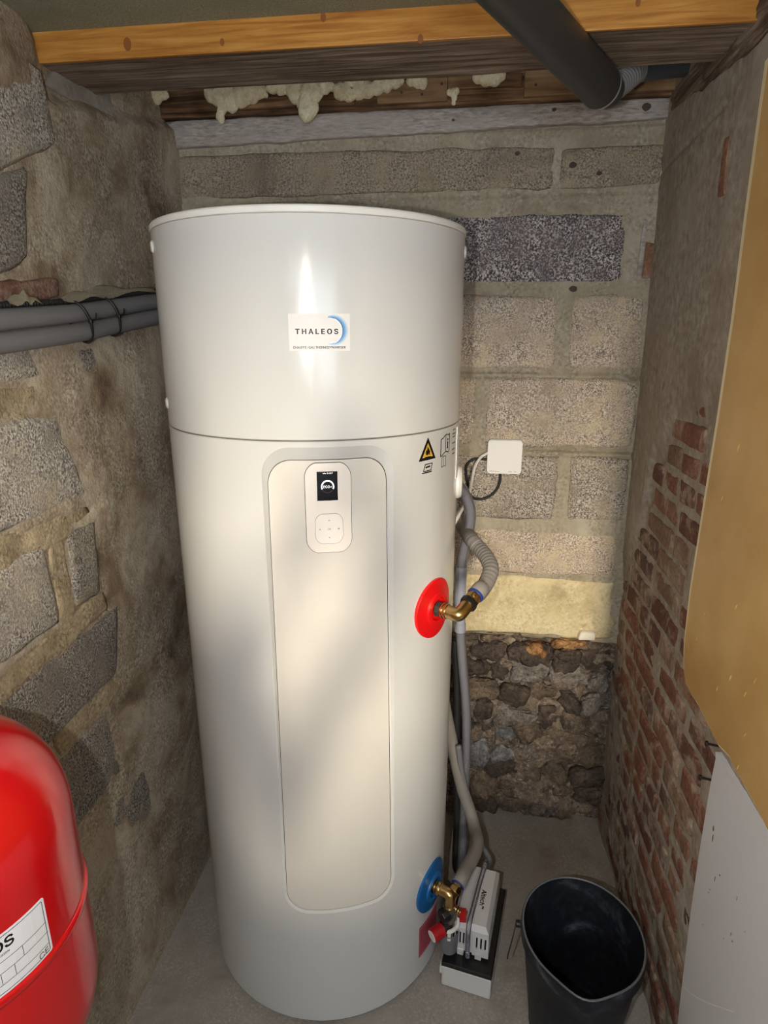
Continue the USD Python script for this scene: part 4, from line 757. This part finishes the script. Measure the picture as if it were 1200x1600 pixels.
# ------------------------------------------------------------------ pipes on the left wall
pr = thing('lagged_pipe', 'upper grey lagged pipe strapped along the left wall', 'pipe', tuple(onx(122, 492, -.752)), 'lagged pipes on the left wall')
def lp(dz, dx=0):
    P = [onx(0, 500, -.752), onx(60, 495, -.752), onx(122, 489, -.752), onx(175, 481, -.752)]
    o_ = [P[0]-(P[2]-P[0])*8.5, P[0]-(P[2]-P[0])*2.0]+P+[np.array([-.735, 1.47, 1.632]), np.array([-.71, 1.60, 1.640]), np.array([-.66, 1.69, 1.645])]
    return [p+np.array([dx, 0, dz]) for p in o_]
RP = .0172
M('lagging', tube(lp(0), RP, 24), conduit_g, pr, smooth=True)
pr2 = thing('lagged_pipe', 'lower grey lagged pipe under the other on the left wall', 'pipe', tuple(onx(122, 515, -.75)), 'lagged pipes on the left wall')
M('lagging', tube(lp(-.0352, .003), RP, 24), conduit_g, pr2, smooth=True)
def tie(px, name, label):
    a = onx(px[0], px[1], -.752); t = thing('cable_tie', label, 'cable tie', tuple(a), 'cable ties round the grey pipes'); g = np.linspace(0, 2*np.pi, 33); e = np.array([.0, 1, .09])
    pts = [a+np.array([.002+.0215*math.cos(x), px[2]*math.sin(x), -.0175+(.0375)*math.sin(x)]) for x in g]
    M('band', tube(pts, .0027, 8, smooth_path=False, cap=False), black_pl, t, smooth=True); h = a+np.array([.0235, px[2]*0, -.016]); M('head', bx(h-[.003, .004, .003], h+[.004, .004, .004], .001), black_pl, t)
    M('tail', tube([h, h+[.004, .012, .006], h+[.004, .016, .016]], .0012, 6, 4), black_pl, t)
tie((122, 489, -.014), 'a', 'black cable tie round both grey pipes, nearer the camera')
tie((168, 482, -.012), 'b', 'black cable tie round both grey pipes, nearer the heater')
cb = thing('ribbed_cable', 'thin black ribbed conduit lying on the upper grey pipe', 'cable', tuple(onx(150, 470, -.765)))
cpts = [p+np.array([-.004, 0, .0225]) for p in lp(0)]; cs = spline(cpts[1:], 60); L = np.r_[0, np.cumsum(np.linalg.norm(np.diff(cs, axis=0), axis=1))]
M('conduit', tube(cs, .0048+.0008*np.sign(np.sin(L*2*np.pi/.007)), 10, smooth_path=False), blackrub, cb, smooth=40)
fw = thing('plastic_film', 'crumpled clear plastic film wrapped along the top of the pipes', 'plastic film', tuple(onx(100, 470, -.76)))
for a, b, w in ((1, 12, .016), (16, 40, .018)):
    base = spline(lp(.0235, -.006)[1:], 10)[10+a:10+b]; n_ = len(base); rows = []
    for t in np.linspace(-1, 1, 7):
        o2 = np.stack([np.full(n_, t*w*.7), np.zeros(n_), .020*(1-t*t)*np.sin(np.linspace(.15, np.pi-.1, n_))+.004*np.sin(np.linspace(0, 14, n_)+t*3)], -1); rows.append(base+o2)
    rows = np.array(rows); mm = grid_mesh(np.arange(7), np.arange(n_), lambda u, v: rows[u.astype(int), v.astype(int)]); M('film', mm, film, fw, smooth=True)

# ------------------------------------------------------------------ white module and cables on back wall
mb = thing('sensor_box', 'small square white plastic module mounted on the back wall blocks', 'junction box', (.108, 1.745, 1.225))
g = rrect(-.0478, -.0478, .0478, .0478, .011)
def boxplace(p): return np.stack([.1085+p[:, 0], 1.722+(.03-p[:, 2]), 1.2255+p[:, 1]], -1)
M('back_shell', flatpoly(g, boxplace, .022), white_pl, mb, smooth=30); M('cover', flatpoly(g.buffer(-.0012), lambda p: boxplace(p+[0, 0, .0225]), .006), plain('module_white', (238, 234, 226), .4), mb, smooth=30)
M('shadow_gap', flatpoly(g.buffer(-.002), lambda p: boxplace(p+[0, 0, .0215]), .002), seam_m, mb)
for x0, x1 in ((-.042, -.012), (.012, .022), (.028, .034)): M('print_line', flatpoly(sbox(x0, -.0405, x1, -.039), lambda p: boxplace(p+[0, 0, .0285]), .0003), greymark, mb)
wc = thing('white_cable', 'white cable curving down from the left of the white module', 'cable', tuple(ony(740, 730, 1.72)))
M('cable', tube([ony(772, 704, 1.735), ony(762, 708, 1.73), ony(751, 715, 1.72), ony(742, 730, 1.70), ony(737, 752, 1.66), ony(733, 772, 1.60), ony(728, 785, 1.56), ony(718, 803, 1.50), ony(708, 822, 1.48)], .0042, 12), wire_w, wc, smooth=True)
bc_ = thing('black_cable', 'black cable looping under the white module', 'cable', tuple(ony(757, 780, 1.735)))
M('cable', tube([ony(768, 719, 1.74), ony(752, 717, 1.738), ony(739, 718, 1.737), ony(729, 728, 1.736), ony(729, 745, 1.735), ony(733, 762, 1.733), ony(737, 776, 1.732), ony(750, 780, 1.735), ony(764, 776, 1.738), ony(775, 766, 1.739), ony(781, 752, 1.740), ony(782, 734, 1.742)], .0037, 12), blackrub, bc_, smooth=True)

# ------------------------------------------------------------------ ochre board and white panel on the right wall
ob = thing('ochre_board', 'glossy ochre painted board with a cream edge covering the right wall beside the bricks', 'wall panel', (.46, .9, .83))
OD = .027
def on_right(px, py, d):      # the point of the right wall's plane, d out from it, that lies along a pixel's line of sight
    p = onx(px, py, .47)
    for _ in range(4): p = onx(px, py, .483-.014*p[2]-d)
    return p[1], p[2]
obp = np.array([(.382, .80)]+[on_right(x, y, OD) for x, y in ((1200, 1303), (1180, 1262), (1160, 1226), (1145, 1199), (1139, 1185), (1131, 1176), (1121, 1166), (1105, 1133), (1090, 1103), (1076, 1078), (1069, 1064), (1066, 1045), (1066, 1020), (1068, 990), (1076, 920), (1096, 790), (1118, 650), (1140, 500), (1160, 340), (1180, 190), (1193, 96))]+[(.382, on_right(1193, 96, OD)[1])])
op = Polygon(obp); front = op.buffer(-.001)
def sheet(poly, dfn, step=.03):
    ms = []
    for gg in strips(poly, step):
        v, f = trimesh.creation.triangulate_polygon(gg, engine='earcut'); 
        if len(f): ms.append(trimesh.Trimesh(np.c_[v[:, :2], np.zeros(len(v))], f, process=False))
    m = trimesh.util.concatenate(ms); v = m.vertices; m = trimesh.Trimesh(WR(v[:, 0], v[:, 1], dfn(v[:, 0], v[:, 1])), m.faces, process=False); m.merge_vertices(digits_vertex=7)
    if m.face_normals[:, 0].mean() > 0: m.invert()
    return m
E_ = np.array(op.exterior.coords)[:-1]; ew = np.interp(E_[:, 1], [.8, .86, .93, 1.05, 1.3, 1.9, 2.1], [.005, .006, .010, .013, .016, .018, .02])
In = E_.copy(); cen = np.array([.9, 1.45]); 
for k in range(len(E_)):
    if E_[k, 0] > 1.1 and E_[k, 1] > .87: In[k] = E_[k]+[-ew[k], .0]
    elif E_[k, 1] < .9: In[k] = E_[k]+[0, .005]
inner_p = Polygon(In)
M('painted_face', sheet(inner_p, lambda u, v: OD+.0+0*u), ochre_m, ob, smooth=True)
n = len(E_); V_ = np.vstack([WR(E_[:, 0], E_[:, 1], np.full(n, -.004)), WR(E_[:, 0], E_[:, 1], np.full(n, OD-.0022)), WR(In[:, 0], In[:, 1], np.full(n, OD))]); s = np.arange(n); t = (s+1) % n
F_ = np.vstack([np.c_[s, t, n+t], np.c_[s, n+t, n+s], np.c_[n+s, n+t, 2*n+t], np.c_[n+s, 2*n+t, 2*n+s]]); M('cream_edge', trimesh.Trimesh(V_, F_, process=False), cream_edge, ob, label='chamfered cream board edge')
for px, py in ((1161, 949), (1128, 1077), (1173, 1087), (1172, 1150), (1110, 960), (1086, 1030), (1190, 1065), (1096, 1000), (1150, 1060), (1140, 780), (1168, 700), (1160, 1200)):
    p = onx(px, py, .45); M('dent', tube([(.483-.014*p[2]-OD-.0002, p[1]-.002, p[2]+.007), (.483-.014*p[2]-OD-.0006, p[1], p[2]), (.483-.014*p[2]-OD-.0002, p[1]+.002, p[2]-.007)], [.0004, .0016, .0004], 6, 4), ochre_m, ob, smooth=True)
wp = thing('white_board', 'scuffed white lower board on the right wall under the ochre board', 'wall panel', (.47, .8, 0))
wpp = Polygon([(.382, .002)]+[(on_right(1060, 1600, .007)[0]-.01, .002)]+[on_right(x, y, .007) for x, y in ((1060, 1600), (1066, 1545), (1078, 1440), (1091, 1345), (1101, 1280), (1110, 1225), (1118, 1185))]+[(on_right(1118, 1185, .007)[0]+.005, .84), (.382, .84)])
def wpd(u, v): return .007+.004*np.sin((u-.6)*7)*sstep(.82, .4, v)
M('panel', sheet(wpp, wpd, .02), white_panel_m, wp, smooth=True)
E2_ = np.array(wpp.exterior.coords)[:-1]; n = len(E2_); V_ = np.vstack([WR(E2_[:, 0], E2_[:, 1], np.full(n, -.006)), WR(E2_[:, 0], E2_[:, 1], wpd(E2_[:, 0], E2_[:, 1]))]); s = np.arange(n); t = (s+1) % n
M('panel_edge', trimesh.Trimesh(V_, np.vstack([np.c_[s, t, n+t], np.c_[s, n+t, n+s]]), process=False), white_panel_m, wp)
for px, py, w, h_ in ((1117, 1295, .004, .010), (1116, 1310, .003, .012), (1111, 1390, .003, .002), (1119, 1374, .002, .008), (1127, 1368, .004, .003), (1109, 1395, .002, .003), (1154, 1405, .001, .008), (1145, 1460, .002, .006), (1147, 1471, .003, .003), (1133, 1467, .0015, .002), (1167, 1456, .0015, .002), (1100, 1445, .003, .001)):
    p = onx(px, py, .468); z = p[2]; u = p[1]; d = float(wpd(np.array([u]), np.array([z]))[0])+.0003
    gg = Polygon([(math.cos(q)*w*.6*rnd.uniform(.4, 1.2), math.sin(q)*h_*.7*rnd.uniform(.5, 1.2)) for q in np.linspace(0, 6.28, 9)[:-1]])
    if gg.is_valid: M('scuff', flatpoly(gg, lambda P, u=u, z=z, d=d: WR(P[:, 0]+u, P[:, 1]+z, P[:, 2]+d), .0003), scuff, wp)
scp = [onx(1066, 1541, .468), onx(1085, 1556, .468), onx(1110, 1568, .468), onx(1150, 1582, .468)]
M('scratch', tube([np.array([.483-.014*p[2]-float(wpd(np.array([p[1]]), np.array([p[2]]))[0])-.0002, p[1], p[2]]) for p in scp], .0009, 6, 8), lab_w, wp, smooth=True)
for (px, py, lb) in ((1118, 1167, 'dark screw sticking out just under the ochre board corner'), (1107, 1220, 'dark screw sticking out of the bricks lower down beside the white panel')):
    p = onx(px, py, .462); x0 = .483-.014*p[2]; t = thing('screw', lb, 'screw', (x0, p[1], p[2]), 'screws beside the wall boards'); hd = np.array([-1, .12, .1]); hd /= np.linalg.norm(hd); b = np.array([x0+.006, p[1], p[2]])
    M('shank', cyl(b, b+hd*.030, .0022, 10), metal_scr, t); M('head', cyl(b+hd*.028, b+hd*.032, .0052, 12, .001), metal_scr, t, smooth=30)

# ------------------------------------------------------------------ the person taking the picture, standing just behind the camera
pe = thing('person', 'person in a dark jacket standing behind the camera with both hands on a phone', 'person', (-.36, -.46, 0))
def limbs(bones, ref=.02, it=8):
    ms = [m3.Manifold.batch_hull([m3.Manifold.sphere(ra, 24).translate(tuple(map(float, a))), m3.Manifold.sphere(rb, 24).translate(tuple(map(float, b)))]) for a, ra, b, rb in bones]
    m = tm(m3.Manifold.batch_boolean(ms, m3.OpType.Add).refine_to_length(ref)); m.merge_vertices(); trimesh.smoothing.filter_taubin(m, iterations=it); return m
PX, PY = -.36, -.46
def J(x, y, z): return np.array([PX+x, PY+y, z])
sh = {-1: J(-.175, .03, 1.385), 1: J(.175, .04, 1.385)}; el = {-1: J(-.225, .12, 1.11), 1: J(.235, .14, 1.12)}; wr_ = {-1: np.array([-.115, -.15, 1.42]), 1: np.array([.035, -.14, 1.41])}
bones = [(J(-.09, 0, .95), .125, J(.09, 0, .95), .125), (J(-.08, 0, 1.0), .115, J(-.07, .0, 1.18), .115), (J(.08, 0, 1.0), .115, J(.07, 0, 1.18), .115), (J(-.07, 0, 1.18), .115, J(-.09, .01, 1.30), .12), (J(.07, 0, 1.18), .115, J(.09, .01, 1.30), .12),
         (J(-.10, .01, 1.30), .105, J(.10, .01, 1.30), .105), (J(-.08, 0, 1.0), .11, J(.08, 0, 1.0), .11), (J(0, 0, 1.3), .10, J(.02, .02, 1.44), .062), (J(.02, .02, 1.42), .058, J(.045, .05, 1.53), .056), (sh[-1], .064, J(0, .01, 1.40), .07), (sh[1], .064, J(0, .01, 1.40), .07)]
for k in (-1, 1):
    bones += [(sh[k], .062, el[k], .048), (el[k], .047, wr_[k], .030), (J(.095*k, 0, .92), .10, J(.10*k, .01, .50), .066), (J(.10*k, .01, .50), .064, J(.105*k, -.01, .10), .044), (J(.105*k, -.02, .06), .046, J(.12*k, .12, .035), .036)]
M('body', limbs(bones), plain('dark_jacket_cloth', (52, 56, 66), .9), pe, smooth=True)
hc_ = J(.07, .09, 1.625); hv = trimesh.creation.icosphere(4).vertices*np.array([.074, .095, .115])
hv[:, 1] += .012*np.exp(-((hv[:, 0]/.014)**2+((hv[:, 2]+.012)/.026)**2))*(hv[:, 1] > 0)-.008*np.exp(-(((np.abs(hv[:, 0])-.032)/.014)**2+((hv[:, 2]-.012)/.012)**2))*(hv[:, 1] > 0)+.004*np.exp(-((hv[:, 0]/.022)**2+((hv[:, 2]+.052)/.008)**2))*(hv[:, 1] > 0)
hv[:, 0] *= 1-.18*sstep(-.03, -.11, hv[:, 2]); hd_ = trimesh.Trimesh(hv+hc_, trimesh.creation.icosphere(4).faces, process=False)
skin_m = plain('skin', (196, 150, 124), .55); hair_m = plain('hair_brown', (58, 42, 32), .7, bump=.5, bscale=120)
M('head', cat(hd_, *[trimesh.Trimesh(trimesh.creation.icosphere(2).vertices*np.array([.010, .020, .032])+hc_+[.073*k, -.008, 0], trimesh.creation.icosphere(2).faces, process=False) for k in (-1, 1)]), skin_m, pe, smooth=True)
hm2 = trimesh.creation.icosphere(4); hq = hm2.vertices*np.array([.080, .101, .120]); keep = (hm2.triangles_center[:, 1] < .30+1.2*np.maximum(0, hm2.triangles_center[:, 2]-.45)) & (hm2.triangles_center[:, 2] > -.35)
M('hair', trimesh.Trimesh(hq+hc_+[0, -.004, .004], hm2.faces[keep], process=False), hair_m, pe, smooth=True)
for k in (-1, 1): M('eye', trimesh.Trimesh(trimesh.creation.icosphere(2).vertices*.012+hc_+[.032*k, .077, .012], trimesh.creation.icosphere(2).faces, process=False), lab_w, pe, smooth=True)
for k in (-1, 1):
    side = -.041+.043*k if k > 0 else -.041-.043; xw = side; b = []
    palm = np.array([xw+.022*k, -.085, 1.475]); b += [(wr_[k], .027, palm, .024), (palm, .022, palm+[-.002*k, .0, .035], .018)]
    for f in range(4):
        z = 1.458+.019*f; L = (.9, 1.0, 1.05, .92)[f]; p0 = palm+np.array([.004*k, -.004, z-1.475]); p1 = p0+np.array([.004*k, .024*L, 0]); p2 = np.array([xw+.010*k, -.064+.022*L, z+.002]); p3 = np.array([xw-.006*k, -.066+.018*L, z+.003])
        b += [(p0, .0095, p1, .009), (p1, .009, p2, .0085), (p2, .0085, p3, .0078)]
    t0 = palm+np.array([0, -.012, .03]); b += [(t0, .011, np.array([xw-.004*k, -.098, 1.520]), .010), (np.array([xw-.004*k, -.098, 1.520]), .010, np.array([xw-.020*k, -.090, 1.545]), .0085)]
    M('hand', limbs(b, .006, 6), skin_m, pe, smooth=True)
ph = thing('phone', 'dark phone held upright in both hands behind the camera', 'phone', (-.041, -.07, 1.46))
M('body', bx((-.079, -.074, 1.44), (-.003, -.066, 1.60), .003), black_pl, ph, smooth=20); M('screen', bx((-.076, -.0752, 1.444), (-.006, -.0738, 1.596), .0005), screen_m, ph)
M('camera_bump', bx((-.074, -.066, 1.535), (-.012, -.0635, 1.590), .001), black_pl, ph, smooth=20)
